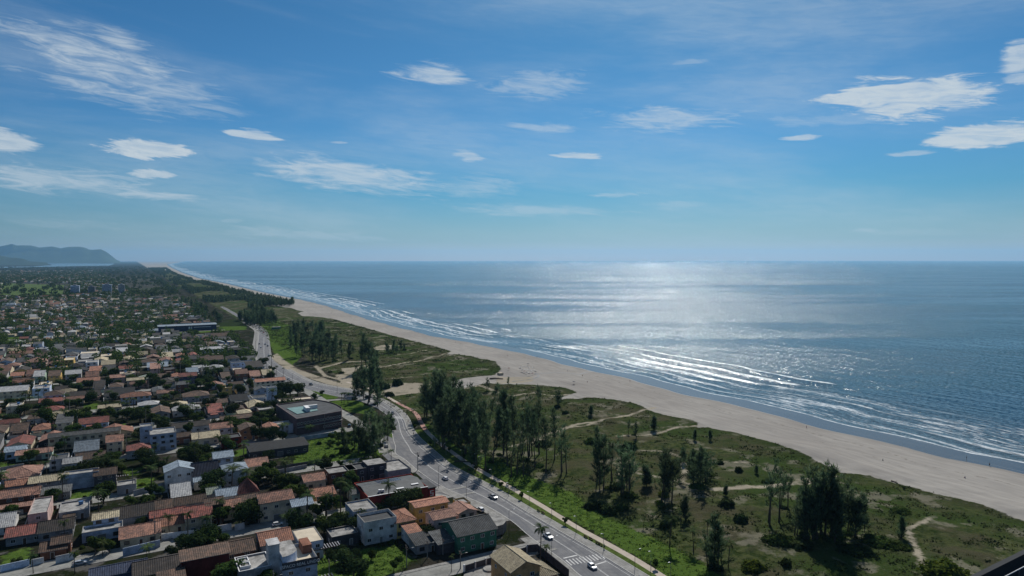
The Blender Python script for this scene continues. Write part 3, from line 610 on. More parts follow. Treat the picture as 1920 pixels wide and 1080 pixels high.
# ---------------------------------------------------------------- houses placed one by one
# (xl, yl, xr, depth, eaves h, roof, roof colour, wall, description, options)
HL = [
 (10,1007,67,10,3.4,'gx','R','g','low weathered red tiled house with dark shaded porch behind walled lawn',{}),
 (71,999,123,12,3.4,'gx','D','g','low house under wide blackened brown tiled roof with pale edge',{}),
 (75,1034,109,9,3.0,'gx','B','k','mottled brown roofed porch wing over the walled front yard',{}),
 (96,1020,118,7,4.3,'gx','B','k','raised mottled brown roof piece above the brown porch wing',{}),
 (174,974,210,7,5.6,'gx','C','b','narrow teal-walled house with small cream corrugated roof',{}),
 (153,1003,218,7,3.0,'flat','W','b','flat pale terrace building in front of the small cream roof',{'parapet':.7}),
 (213,973,278,13,4.0,'gx','D','g','broad old house under mottled blackened brown tiles',{}),
 (225,1010,289,12,3.4,'gx','T','c','long orange-red tiled house with yellowish front over a street wall',{}),
 (291,988,341,9,3.4,'gx','O','c','orange corrugated tile house behind row of palms',{}),
 (282,970,338,7,4.4,'gx','R','g','narrow red roof strip behind the orange palm-row house',{}),
 (277,958,313,11,3.6,'gx','B','g','brown tiled house touching the second street',{}),
 (-20,937,60,10,5.4,'gx','T','k','two-storey terracotta house with tiled canopy at the left frame edge',{}),
 (-20,957,60,3,2.9,'sh','P','k','long faded tile canopy in front of the two-storey terracotta house',{'win':False}),
 (9,912,50,8,4,'gx','O','g','small low house under streaked orange roof',{}),
 (54,906,115,9,5.2,'gx','C','g','wide cream corrugated roof house with grey front wall',{}),
 (61,929,120,6,3.4,'sh','G','g','long grey fibre sheet shed before the wide cream roof',{}),
 (119,893,175,6,6.2,'flat','W','b','tall blank blue-grey block with pale flat roof above a lawn',{'win':False}),
 (176,892,208,10,5.4,'gx','B','d','dark house under brown tile roof beside the blank block',{}),
 (219,913,246,7,3.4,'flat','G','g','small grey slab-roofed shed with dark open front',{}),
 (29,853,88,8,3.5,'gx','P','e','long mint-walled house with reddish faded roof and lawn in front',{}),
 (92,864,117,10,5,'flat','K','w','dark flat-roofed house with white and violet ground floor',{}),
 (118,869,142,9,4.4,'gx','W','w','small white corrugated metal roof with black stains',{}),
 (142,862,187,11,4,'gx','B','g','low house with plain dark brown roof next to the white sheet roof',{}),
 (90,820,218,9,7.2,'gx','G','c','long cream two-storey block with narrow windows and patched grey roof',{'rise':1.0}),
 (238,845,274,11,4.4,'hip','R','w','white house with bright red hipped roof beside the blue block',{}),
 (281,817,324,14,8.4,'flat','G','b','large pale blue two-storey building with grey flat roof and parapet',{}),
 (262,802,279,8,10.5,'flat','W','b','narrow pale blue tower with white cap behind the large blue building',{}),
 (8,847,37,9,4,'gx','S','b','house with a blue solar-clad roof at the left frame edge',{'solar':1}),
 (79,770,111,10,3.4,'hip','R','c','small cream house with red hip roof among trees',{}),
 (-8,795,27,9,3.5,'gx','R','c','red roofed house cut by the left frame edge',{}),
 (73,754,108,10,3.5,'gx','R','g','wide low house with dull red-brown roof',{}),
 (110,750,151,8,3.5,'gx','T','c','long low terracotta roof house before green gardens',{}),
 (106,736,136,10,3.5,'hip','C','c','house with pale cream hip roof in the middle town',{}),
 (24,717,56,9,5,'gx','O','w','white two-storey box house with plain orange roof by a lawn',{}),
 (226,745,277,12,5.4,'hip','O','b','large orange hip-roofed villa with blue-grey walls',{}),
 (259,760,293,10,4.2,'hip','W','e','mint-walled house under white hip roof',{}),
 (184,765,221,8,3.8,'gx','C','c','beige house with small square chimney tower',{}),
 (238,713,265,8,5,'gx','C','c','two-storey cream house with cream roof',{}),
 (229,703,244,7,6,'flat','C','c','tall narrow cream box house',{}),
 (206,708,229,10,5,'gx','P','p','pinkish beige house with faded roof',{}),
 (244,720,274,8,3.6,'gx','P','p','low salmon-roofed house below the cream boxes',{}),
 (295,737,320,9,4,'gx','P','c','faded pink roof house near mid-town palms',{}),
 (336,706,365,12,8,'gx','R','v','tall navy-walled house under brown-red roof',{}),
 (330,721,349,10,6,'gx','G','k','dark brick house with light grey roof',{}),
 (344,744,388,14,4,'hip','B','g','big sprawling house under old brown hip roof',{}),
 (386,757,422,10,3.6,'gx','B','g','brown tiled annexe beside the sprawling brown roof',{}),
 (324,770,371,12,4.2,'hip','W','w','white villa with broad white hip roof above palms',{}),
 (318,803,388,10,4,'gx','D','w','long dark-roofed white row with pale skylight strips',{}),
 (395,804,431,11,6.6,'gx','T','w','two-storey white house with weathered terracotta roof',{}),
 (451,806,478,12,6,'gy','B','o','ochre house with brown gable facing the camera',{}),
 (416,824,447,9,5,'flat','K','r','bright red-walled flat house below the ochre gable',{}),
 (361,823,406,12,4,'gx','C','c','pair of pale cream sheet roofs over a low house',{}),
 (324,820,352,8,4,'gx','B','k','small brown roof beside the pale blue building',{}),
 (497,803,518,10,6,'gy','O','c','small cream house with orange gable roof',{}),
 (524,754,585,9,5,'flat','C','p','long pink flat-roofed building behind the big dark block',{}),
 (479,716,532,9,8,'gx','O','c','two-storey beige guesthouse with long orange roof by the avenue',{}),
 (479,731,500,9,6,'gy','G','b','narrow blue gabled house in front of the guesthouse',{}),
 (502,728,516,6,10.5,'flat','W','b','slim pale blue tower house beside the blue gable',{}),
 (434,681,472,10,6.5,'flat','K','b','long pale blue box building beside the avenue',{}),
 (428,656,465,10,5,'gx','K','v','navy building with slightly curved dark roof',{}),
 (376,655,421,11,4.5,'gx','W','w','long white row building with dark openings',{}),
 (361,690,384,10,4.2,'gx','W','w','white roofed house in the trees',{}),
 (388,690,416,11,4,'hip','W','c','white hip roof house near the tower house',{}),
 (485,770,510,9,4,'flat','W','p','pinkish flat box house against the big dark block',{}),
 (414,787,473,8,3.6,'gx','B','k','long low brown tiled shed row',{}),
 (447,775,467,9,4,'hip','C','y','small yellow house with cream hip roof',{}),
 (516,799,554,9,5,'flat','G','b','lavender-grey block stepping down beside the big dark block',{}),
 (469,847,574,13,4,'sh','K','d','wide charcoal shed roof beside the green field',{'rise':.9}),
 (309,885,355,10,7.5,'gy','S','w','white two-storey gable house with pale blue roof',{}),
 (362,897,403,13,3.8,'gx','N','b','steep navy-roofed A-frame house',{'rise':5.2}),
 (364,903,400,6,3.8,'gx','S','w','pale blue porch roof before the navy A-frame',{}),
 (401,859,431,10,6.5,'gx','S','b','blue-roofed house behind the navy A-frame',{}),
 (420,884,458,11,6.8,'hip','S','w','white house with pale blue hip roof and dark upper windows',{}),
 (463,875,498,12,4.4,'gx','T','c','cream house with worn terracotta roof below the green field',{}),
 (407,932,447,10,4.6,'gx','S','w','house with bright pale blue sheet roof',{}),
 (389,926,407,8,4.4,'gx','Y','w','small pale sheet roof beside the bright blue one',{}),
 (329,947,378,9,4,'gx','B','g','old grey-brown tiled roofs on the second street',{}),
 (348,971,389,12,6.2,'gx','R','c','two-storey house with deep red roof and white verge',{}),
 (386,947,411,8,8,'gx','B','m','raised red-brown roof block over maroon walls',{}),
 (411,953,444,9,5.2,'gx','T','c','terracotta roofed house above the rounded tree',{}),
 (446,943,478,9,5.2,'gx','B','g','mossy brown roof next to the dark red pyramid',{}),
 (448,926,478,8,5,'py','R','m','small house with steep dark red pyramid roof',{'rise':5.0}),
 (487,943,544,11,7.6,'gx','T','c','large cream two-storey house with glass balcony and terracotta roof',{}),
 (549,949,581,8,6,'gx','S','c','blue-grey sheet roof joined to the cream balcony house',{}),
 (547,955,600,4,4,'flat','Y','w','long pale canopy in front of the blue-grey sheet roof',{'parapet':.05,'win':False}),
 (587,931,624,10,5,'gx','O','o','vivid orange-red roof house beside tall palms',{}),
 (571,903,606,10,4,'gx','T','c','weathered terracotta house north of the vivid orange roof',{}),
 (250,1081,336,12,4,'gx','D','d','large dark brown roof cut by the bottom frame edge',{}),
 (168,1084,262,8,4,'gx','N','v','navy roofed house cut by the bottom frame edge on the near street',{}),
 (421,1040,470,11,5,'gx','B','k','dull brown tiled roof behind the grey roof terrace',{}),
 (340,1052,420,7,8.0,'sh','B','m','tall dark maroon windowless hall with brick-red top edge',{'win':False,'rise':.6}),
 (490,1022,541,12,6,'gx','O','g','red-orange tiled house behind the white stepped building',{}),
 (562,1021,600,13,6,'flat','C','b','cream flat roof house with white border and blue-grey wall',{'parapet':.15}),
 (653,884,700,9,5.5,'flat','K','d','low dark flat-roofed annexe behind the red hall',{}),
 (617,890,666,9,5.5,'flat','G','k','brownish flat roof block with thick pale parapet',{}),
 (689,873,722,9,7,'flat','G','d','raised grey slab roof with a black tank box',{'parapet':.05}),
 (727,886,768,16,4,'flat','G','g','long low corner building with grey roof by the side plaza',{}),
 (660,926,690,8,4,'gx','G','e','small grey sheet roof garage beside the red hall',{'rise':.8}),
 (662,962,703,11,6.4,'flat','W','b','blue-walled two-storey box with white flat roof terrace',{}),
 (683,985,740,9,7.2,'flat','K','w','white building streaked with blue paint under dark flat roof',{'parapet':1.0}),
 (622,1010,667,8,3.4,'flat','G','d','dark garage with long grey slab roof beside the slatted pergola',{}),
 (741,980,776,12,6,'hip','O','y','yellow house with deep orange hip roof',{}),
 (779,951,838,7,7,'gx','O','y','long ochre-yellow building with thin orange roof',{'rise':.7}),
 (813,974,853,8,7,'gx','P','p','pale pink house with pinkish mottled tiles',{}),
 (820,984,853,3,4.6,'sh','P','p','low pink lean-to under the mottled pink roof',{'win':False}),
 (860,962,892,9,6,'gy','P','p','salmon-pink gabled roof pointing to the avenue',{}),
 (769,1004,790,15,4.2,'sh','O','w','narrow white house with long salmon lean-to roof',{'rise':1.6}),
 (780,1022,818,7,3.4,'sh','G','g','patched grey fibre roof shed behind the lawn',{}),
 (822,1020,853,8,3.8,'sh','G','d','open carport with dark grey sheet roof',{'win':False}),
 (858,1005,930,14,6.4,'gx','G','n','big green-walled shop with broad dark grey gable roof',{'rise':2.6}),
 (861,947,881,6,6,'flat','G','y','small yellow corner building with grey flat roof',{}),
 (958,1072,1013,13,7.4,'gy','C','o','brown two-storey house with cream gabled roof near the crosswalk',{'rise':2.2}),
 (1008,1084,1046,10,4.6,'hip','C','o','lower cream roof wing beside the brown cream-roofed house',{}),
]
for (xl, yl, xr, d, h, rf, rc, wc, desc, op) in HL:
    cx, cy, w = from_px(xl, yl, xr, d, h); op = dict(op); sol = op.pop('solar', 0)
    r = house(cx, cy, w, d, h, rf, rc, wc, desc=desc, **op)
    if sol:
        MB().box(-w/2 + 1, w/2 - 1, -d/2 + .4, -.6, 0, .06).build('solar_panel', m_solar, r, (0, 0, h + .22)).rotation_euler = (atan(.34), 0, 0)
# grey roof terrace with two square water basins
cx, cy, w = from_px(448, 1075, 501, 11, 7)
r = house(cx, cy, w, 11, 7, 'flat', 'G', 'g', desc='grey flat-roofed house with white rimmed terrace and two square tanks', parapet=.5, rim=whitep)
for y in (-3.2, .4):
    mb = MB()
    for (a, b_, c, d_) in ((0, 3, 0, .25), (0, 3, 2.75, 3), (0, .25, .25, 2.75), (2.75, 3, .25, 2.75)): mb.box(a, b_, c, d_, 7.0, 7.9, 0)
    mb.box(.25, 2.75, .25, 2.75, 7.0, 7.5, 1); mb.build('roof_tank', [whitep, concrete], r, (-w/2 + .6, y, 0))
# white stepped building with a lettered dark band
cx, cy, w = from_px(529, 1064, 588, 13, 7.5)
r = house(cx, cy, w, 13, 7.5, 'flat', 'C', 'b', desc='white stepped guesthouse with curved terrace and dark lettered band', parapet=1.1, name='guesthouse', slab=m_slabc)
MB().box(-w/2 - .12, w/2 + .12, -6.62, -6.5, 6.5, 8.75).build('sign_band', WMAT['d'], r)
cu = bpy.data.curves.new('lettering', 'FONT'); cu.body = 'ESPACO REAL LINDO'; cu.size = 1.25; cu.extrude = .03; cu.align_x = 'CENTER'
to = bpy.data.objects.new('tmp', cu); C.objects.link(to); dg = bpy.context.evaluated_depsgraph_get(); me = bpy.data.meshes.new_from_object(to.evaluated_get(dg)); bpy.data.objects.remove(to)
me.materials.clear(); me.materials.append(whitep); o = link('lettering', me, r, (0, -6.66, 7.1)); o.rotation_euler = (pi / 2, 0, 0)
MB().box(-w/2 - 3.2, -w/2 - .005, -2.5, 2.5, -.2, 13.2).box(-w/2 - 3.4, -w/2 + .2, -2.7, 2.7, 13.2, 13.45).build('stair_tower', WMAT['w'], r)
arc = [(-w/2 + .2, -5.8)] + [(-w/2 + .2 + 5.2 * sin(a), -.6 - 5.2 * cos(a)) for a in np.linspace(0.1, 1.25, 8)] + [(-w/2 + 5.0, 6.2), (-w/2 + .2, 6.2)]
MB().prism(arc, 7.5, 10.4, 0, 1).build('curved_wing', [WMAT['b'], m_slab], r)
MB().box(w/2 - 3, w/2 - .2, 0, 6.2, 7.5, 10.2).build('brick_stack', WMAT['k'], r)
# big dark block with rounded far corner
hB = 9.0; A_ = W(517, 760, hB); B_ = W(556, 787, hB); C_ = W(640, 772, hB); D_ = W(622, 757, hB); E_ = W(587, 750, hB)
pl = [A_, B_, C_]; m1 = W(641, 766, hB)
for s in np.linspace(0, 1, 9):
    a = (1 - s) ** 2; b_ = 2 * s * (1 - s); c = s * s; pl.append((a * m1[0] + b_ * W(628, 754, hB)[0] + c * E_[0], a * m1[1] + b_ * W(628, 754, hB)[1] + c * E_[1]))
ccx = sum(p[0] for p in pl) / len(pl); ccy = sum(p[1] for p in pl) / len(pl); loc = [(x - ccx, y - ccy) for x, y in pl]
rb = empty('commercial_block', (ccx, ccy, 0)); inner = [(x * .975, y * .975) for x, y in loc]
mb = MB().prism(loc, -.2, hB + .6, 0, top=False)
n = len(loc)
for i in range(n): j = (i + 1) % n; mb.quad([(*inner[j], hB), (*inner[i], hB), (*inner[i], hB + .6), (*inner[j], hB + .6)]); mb.quad([(*loc[i], hB + .6), (*loc[j], hB + .6), (*inner[j], hB + .6), (*inner[i], hB + .6)])
mb.build('wall', plain('dark_plum_wall', (.085, .06, .065), .35, .2), rb)
MB().prism(inner, hB - .3, hB, 0).build('roof', m_slabd, rb)
well = [W(537, 766, hB), W(557, 777, hB), W(596, 770, hB), W(588, 760, hB)]; well = [(x - ccx, y - ccy) for x, y in well]
MB().prism(well, hB + .004, hB + .35, 0, 1).build('light_well', [concrete, plain('teal_floor', (.11, .20, .20), .2, .4)], rb)
q0 = W(575, 770, hB); MB().box(-1.2, 1.2, -4, 4, 0, 2.2).box(1.2, 7, 2.5, 4, 0, 2.2).build('white_partition', whitep, rb, (q0[0] - ccx, q0[1] - ccy, hB + .35), A0)
ux, uy = C_[0] - B_[0], C_[1] - B_[1]; L = math.hypot(ux, uy); an = atan2(uy, ux)
for i in range(14):
    s = (i + .5) / 14
    for zz in (5.9,) + ((1.6,) if i > 7 else ()): link('window', WIN[0], rb, (B_[0] - ccx + ux * s + sin(an) * .01, B_[1] - ccy + uy * s - cos(an) * .01, zz), an)
MB().box(0, L, -1.5, 0, 4.3, 4.55).build('awning', concrete, rb, (B_[0] - ccx, B_[1] - ccy, 0), an)
tag(rb, 'big dark plum commercial block with rounded corner and teal roof well', 'building')
pq = PQ(ccx, ccy); FOOT.append((pq[0] - 22, pq[0] + 22, pq[1] - 24, pq[1] + 24))
# red hall with low grey roof, solar panels, corner canopy and red sign
cx, cy, w = from_px(690, 934, 800, 20, 5.2)
r = empty('red_hall', (cx, cy, 0), A0); w2 = w/2
mb = MB().box(-w2, w2, -10, -9.7, -.3, 5.6).box(-w2, w2, 9.7, 10, -.3, 5.6).box(-w2, -w2 + .3, -9.7, 9.7, -.3, 5.6).box(w2 - .3, w2, -9.7, 9.7, -.3, 5.6); mb.build('wall', WMAT['r'], r)
MB().box(-w2 - .05, w2 + .05, -10.05, -9.6, 5.602, 5.75).build('coping', whitep, r)
rm = MB(); rm.v = [(-w2 + .3, -9.6, 4.9), (w2 - .3, -9.6, 4.9), (w2 - .3, 1, 6.6), (-w2 + .3, 1, 6.6), (w2 - .3, 9.6, 5.2), (-w2 + .3, 9.6, 5.2)]; rm.f = [(0, 1, 2, 3), (3, 2, 4, 5)]; rm.m = [0, 0]
rf = rm.build('roof', plain('dark_sheet_roof', (.06, .066, .07), .3, .25, .7, .2), r)
MB().box(-7, 3, 1.6, 8.6, 0, .08).build('solar_panel', m_solar, r, (2.5, 0, 6.75)).rotation_euler = (-.16, 0, 0)
for x, y, z in ((2, -6, 5.62), (9, -4.5, 5.85)): MB().box(-1.6, 1.6, -.6, .6, 0, .12).build('skylight', whitep, rf, (x, y, z))
MB().tube([(-w2 + 6, -6, 5.4), (-w2 + 6, -6, 6.5)], .55, 10).box(-w2 + 6.8, -w2 + 7.8, -6.6, -5.6, 5.6, 6.4).build('roof_fan', whitep, r)
MB().box(w2 - .5, w2 + 4, -9.8, 2, 4.6, 5.0).build('corner_canopy', m_slabd, r); MB().box(w2 + .005, w2 + 3.6, -9.4, -9.1, -.2, 4.6).box(w2 + 3.3, w2 + 3.6, -9.1, 1.6, -.2, 4.6).build('corner_wall', WMAT['m'], r)
sgn = MB().box(0, 2.6, -.12, 0, 0, 3.2).build('shop_sign', plain('sign_red', (.30, .02, .02), .05), r, (w2 + .6, -9.42, 1.0))
MB().box(.55, 2.05, -.15, -.121, 2.35, 2.7).box(.55, .95, -.15, -.121, 1.7, 2.35).box(.55, 2.05, -.15, -.121, 1.35, 1.7).box(1.65, 2.05, -.15, -.121, .8, 1.35).box(.55, 2.05, -.15, -.121, .45, .8).build('emblem', whitep, sgn)
for x in (-w2 + 8, -w2 + 13, -w2 + 18, w2 - 5): link('window', WIN[1], r, (x, -10.004, 3.6))
tag(r, 'long red-walled hall with dark grey roof, solar panels and red corner sign', 'building'); p_, q_ = PQ(cx, cy); FOOT.append((p_ - w2, p_ + w2 + 5, q_ - 10, q_ + 10))
# green shop's curved stone balcony
o = MB(); pts = [(0, 0), (7, .5), (10, 3.5), (10.5, 8), (9, 12), (0, 12)]
bx, by = W(912, 1010, 0); o.prism(pts, -.2, 3.6, 0, 1)
tag(o.build('stone_annexe', [plain('stone_facing', (.22, .17, .15), .4, 1.2), m_slab], None, (bx, by, 0), A0), 'curved stone-faced annexe with terrace at the green shop corner', 'annexe')
# long navy depot with pale roof
cx, cy, w = from_px(296, 612, 404, 16, 8)
r = house(cx, cy, w, 16, 8, 'gx', 'S', 'v', desc='very long navy depot with pale roof and white lettering strip', rise=1.6, win=False, name='depot')
MB().box(-3, -1, -.1, 0, 0, 3).box(0, 1.6, -.1, 0, 0, 3).box(3.5, 26, -.1, 0, 1.6, 2.4).build('lettering', whitep, r, (4, -8.01, 3))
# far apartment towers
for i, (x, y, wd, h_) in enumerate(((141,552,22,26),(172,551,17,23),(201,550,24,27),(228,551,17,28))):
    X0, Y0 = W(x, y, 0); r = empty('apartment_tower', (X0, Y0, 0), A0); s = wd / 2
    MB().box(-s, s, -8, 8, 0, h_).build('wall', WMAT[('b', 'g', 'b', 'w')[i]], r); MB().box(-s * .4, s * .4, -4, 4, h_ + .002, h_ + 3).build('roof_house', WMAT['g'], r)
    for f in range(int(h_ / 3) - 1):
        MB().box(-s + 1, s - 1, -8.06, -8.003, 0, 1.3).build('window', m_glass, r, (0, 0, f * 3 + 3.6))
    tag(r, ['pale blue apartment tower nearest the open green field', 'grey shorter apartment tower, second from the green field', 'wide pale blue apartment tower, third from the green field', 'slim white apartment tower nearest the coast'][i], 'tower', 'apartment towers'); p_, q_ = PQ(X0, Y0); FOOT.append((p_ - s, p_ + s, q_ - 8, q_ + 8))
# green kiosk by the avenue and small cabins
X0, Y0 = W(518, 617, 0); r = house(X0, Y0, 12, 6, 3.4, 'flat', 'W', 'n', desc='dark green kiosk with flat white roof on the seaside lawn', name='kiosk', parapet=.1, win=False)
X0, Y0 = W(938, 705, 0); r = house(X0, Y0, 4, 4, 2.8, 'flat', 'C', 'c', desc='small beige lifeguard cabin at the dune edge', name='cabin', parapet=.1, win=False)
# ---------------------------------------------------------------- the rest of the town on its street grid
ST0, STEP = 265.0, 65.2
rr = random.Random(11)
def pleft(q):   # left limit of the view on the street grid
    return -(0.185 * q + 30)
FA = np.array(FOOT)
def free(p0, p1, q0, q1):
    A = np.array(FOOT); return not np.any((A[:, 0] < p1) & (A[:, 1] > p0) & (A[:, 2] < q1) & (A[:, 3] > q0))
def on_grid_ok(p, q):
    x, y = XY(p, q)
    if y < 60: return False
    px = 960 + x / y * F; py = HOR + H / y * F
    for pl, (a0, a1, b0, b1) in NOB:
        if a0 < px < a1 and b0 < py < b1 and in_poly(px, py, pl): return False
    return px > -70
def in_poly(x, y, pl):
    c = False; j = len(pl) - 1
    for i in range(len(pl)):
        (xi, yi), (xj, yj) = pl[i], pl[j]
        if (yi > y) != (yj > y) and x < (xj - xi) * (y - yi) / (yj - yi) + xi: c = not c
        j = i
    return c
NOBUILD = [[(496,842),(560,826),(640,868),(566,903),(500,890)],[(-80,1035),(60,1025),(150,1048),(250,1040),(250,1250),(-80,1250)],[(560,830),(650,810),(740,790),(770,860),(700,862),(548,885)],[(590,1020),(790,1015),(870,1100),(560,1100)],[(0,528),(135,531),(118,556),(0,557)],[(-80,489),(330,489),(240,498),(-80,504)],
           [(530,700),(640,745),(720,800),(760,860),(640,800),(520,745)],[(315,609),(470,609),(470,626),(315,628)],[(830,1030),(960,1000),(1060,1075),(900,1100)],[(180,505),(330,505),(470,600),(470,590),(360,560),(270,560)]]
NOB = [(pl, (min(a for a, _ in pl), max(a for a, _ in pl), min(b_ for _, b_ in pl), max(b_ for _, b_ in pl))) for pl in NOBUILD + LUSH[1:]]
LOTS = []
k = -1
while True:
    q0 = ST0 + STEP * k
    if q0 > 7500: break
    for side, qa in ((0, q0 + 5.2), (1, q0 + STEP / 2 + .8)):
        p = 104.0 - rr.uniform(0, 5)
        while p > pleft(q0 + 40):
            w_ = rr.uniform(8.5, 13) if rr.random() < .85 else rr.uniform(14, 24)
            pc = (p % 230)
            if pc < 9: p -= 9; continue
            LOTS.append((p - w_, p, qa, qa + STEP / 2 - 6, side, k)); p -= w_ + rr.uniform(.8, 2.6)
    k += 1
YW = []; far = []; nproc = 0; SPARE = []
LOTS.sort(key=lambda l: l[2])
NEARH = 300 - len(HOUSES) - 4
for (p0, p1, q0, q1, side, k) in LOTS:
    pm, qm = (p0 + p1) / 2, (q0 + q1) / 2
    if qm > 4000 and rr.random() < min(.6, (qm - 4000) / 4500): continue
    g = vnoise(np.array([pm / 110]), np.array([qm / 110]), 4)[0]
    if rr.random() < (.10 + (.65 if g > .80 else 0)): SPARE.append((p0, p1, q0, q1)); continue
    d_ = rr.uniform(11, min(20, q1 - q0)); w_ = (p1 - p0) - rr.uniform(.5, 2.5)
    qc = q0 + d_ / 2 + (rr.uniform(2, 7) if side == 0 else rr.uniform(4, 12)); qc = min(qc, q1 - d_ / 2)
    if not free(p0, p1, qc - d_/2, qc + d_/2) or not on_grid_ok(pm, qc): SPARE.append((p0, p1, q0, q1)); continue
    h = rr.choice((2.8, 2.9, 3.0, 3.0, 3.2, 3.2, 3.4, 5.6)); rf = rr.choices(('gx', 'gy', 'hip', 'flat', 'sh'), (36, 17, 21, 16, 10))[0]
    rc = rr.choices('TORBDPCSGWKY', (12, 6, 7, 22, 11, 10, 6, 5, 15, 8, 4, 2) if qm < 800 else (6, 3, 4, 22, 13, 9, 6, 6, 21, 12, 8, 2))[0]; wc = rr.choices('wcbgypekdo', (20, 20, 12, 20, 4, 8, 3, 6, 4, 3))[0]
    if rf == 'flat': rc = rr.choice('GWKCG')
    x, y = XY(pm, qc)
    if nproc < NEARH:
        r = house(x, y, w_, d_, h, rf, rc, wc, detail=False, side=False, tank=rr.random() < .5, rot=rr.choice((0, 0, R(rr.uniform(-3, 3)), pi / 2 if abs(w_ - d_) < 3 else 0))); nproc += 1
        if rr.random() < .55 and h < 4:
            pw = w_ * rr.uniform(.35, .7); po = rr.uniform(-.5, .5) * (w_ - pw); pd = rr.uniform(2.2, 3.5)
            o = roof_mb(pw, pd, 2.35, 'sh', .35, .2, .1).build('porch_roof', [RM[rr.choice((rc if rf != 'flat' else 'B', 'G', 'B'))], m_wood], r, (po, -d_/2 - pd/2 - .25, 0))
            MB().box(-pw/2, -pw/2 + .15, -pd/2, -pd/2 + .15, -.2, 2.2).box(pw/2 - .15, pw/2, -pd/2, -pd/2 + .15, -.2, 2.2).build('porch_post', concrete, r, (po, -d_/2 - pd/2 - .25, 0))
        if rr.random() < .5:
            aw = w_ * rr.uniform(.3, .6); ao = (w_ - aw) / 2 * rr.choice((-1, 1)); ad = rr.uniform(3, 5)
            MB().box(-aw/2, aw/2, 0, ad, -.2, 2.5).build('rear_wing', WMAT[wc], r, (ao, d_/2 + .02, 0)); roof_mb(aw, ad, 2.6, 'sh', -.3, .25, .1).build('rear_wing_roof', [RM[rr.choice('GBTDK')], concrete], r, (ao, d_/2 + ad/2 + .1, 0))
        if qm < 640:
            YW.append((p0, p1, q0 - 1.2, q1, qc + d_/2, side))
    else: far.append((x, y, w_, d_, h, rf, rc, wc))
    if rr.random() < .6 and q1 - (qc + d_/2) > 7 and nproc >= NEARH:    # backyard annexe
        far.append((*XY(pm + rr.uniform(-2, 2), qc + d_/2 + 4), w_ * .6, 5, 2.9, 'sh', rr.choice('GBTDW'), wc))
# distant houses: too many to be single things
rk = list(RM); wk = list(WMAT); V = []; Q4 = []; MI = []
ca, sa = cos(A0), sin(A0)
for (x, y, w_, d_, h, rf, rc, wc) in far:
    w2, d2 = w_/2, d_/2; b0 = len(V); rs = min(w_, d_) * .2 if rf != 'flat' else .01
    if rf in ('gx', 'hip', 'flat', 'sh'): a = w2 if rf != 'hip' else max(.1, w2 - d2); r1, r2 = (-a, 0), (a, 0)
    else: r1, r2 = (0, -d2), (0, d2)
    L_ = [(-w2, -d2, 0), (w2, -d2, 0), (w2, d2, 0), (-w2, d2, 0), (-w2, -d2, h), (w2, -d2, h), (w2, d2, h), (-w2, d2, h), (r1[0], r1[1], h + rs), (r2[0], r2[1], h + rs)]
    for (lx, ly, lz) in L_: V.append((x + lx * ca - ly * sa, y + lx * sa + ly * ca, lz))
    wi = len(rk) + wk.index(wc); ri = rk.index(rc)
    for f in ((0, 1, 5, 4), (1, 2, 6, 5), (2, 3, 7, 6), (3, 0, 4, 7)): Q4.append(f); MI.append(wi)
    n4 = 4
    if r1[1] == 0: fs = [(4, 5, 9, 8), (6, 7, 8, 9), (5, 6, 9, 9), (7, 4, 8, 8)]; ms = [ri, ri, ri if rf == 'hip' else wi, ri if rf == 'hip' else wi]
    else: fs = [(5, 6, 9, 8), (7, 4, 8, 9), (4, 5, 8, 8), (6, 7, 9, 9)]; ms = [ri, ri, wi, wi]
    Q4 += fs; MI += ms
    for i in range(len(Q4) - 8, len(Q4)): Q4[i] = tuple(b0 + j for j in Q4[i])
me = bpy.data.meshes.new('distant_houses'); me.from_pydata(V, [], [tuple(dict.fromkeys(f)) for f in Q4])
for m_ in [RM[a] for a in rk] + [WMAT[a] for a in wk]: me.materials.append(m_)
me.polygons.foreach_set('material_index', MI); me.update()
tag(link('distant_houses', me), kind='stuff')
print('houses', len(HOUSES), 'far', len(far))
# labels: every house by its look and its plot
def street_of(q): return max(0, int(math.floor((q - ST0 + 3) / STEP)) + 1)
grp = {}
for hrec in HOUSES:
    root, p_, q_, desc = hrec[:4]; k = street_of(q_); side = 1 if (q_ - ST0) % STEP > STEP / 2 + 3 else 0; grp.setdefault((k, side), []).append(hrec)
SZ = {'flat': 'flat-roofed', 'gx': 'long-ridged', 'gy': 'gable-fronted', 'hip': 'hip-roofed', 'py': 'pyramid-roofed', 'sh': 'lean-to roofed', 'sr': 'lean-to roofed'}
for (k, side), lst in grp.items():
    lst.sort(key=lambda r: -r[1])
    for i, r_ in enumerate(lst):
        root, p_, q_, desc, rn, wn, rf, cat, h_ = r_
        if desc: lab = desc
        else: lab = f"{'tall' if h_ > 5 else 'low'} {SZ[rf]} {rn} and {wn} house, {ordinal(i + 1)} back from avenue, street row {ordinal(2 * k + side + 1)}"
        tag(root, lab, cat, 'houses of the seaside town')

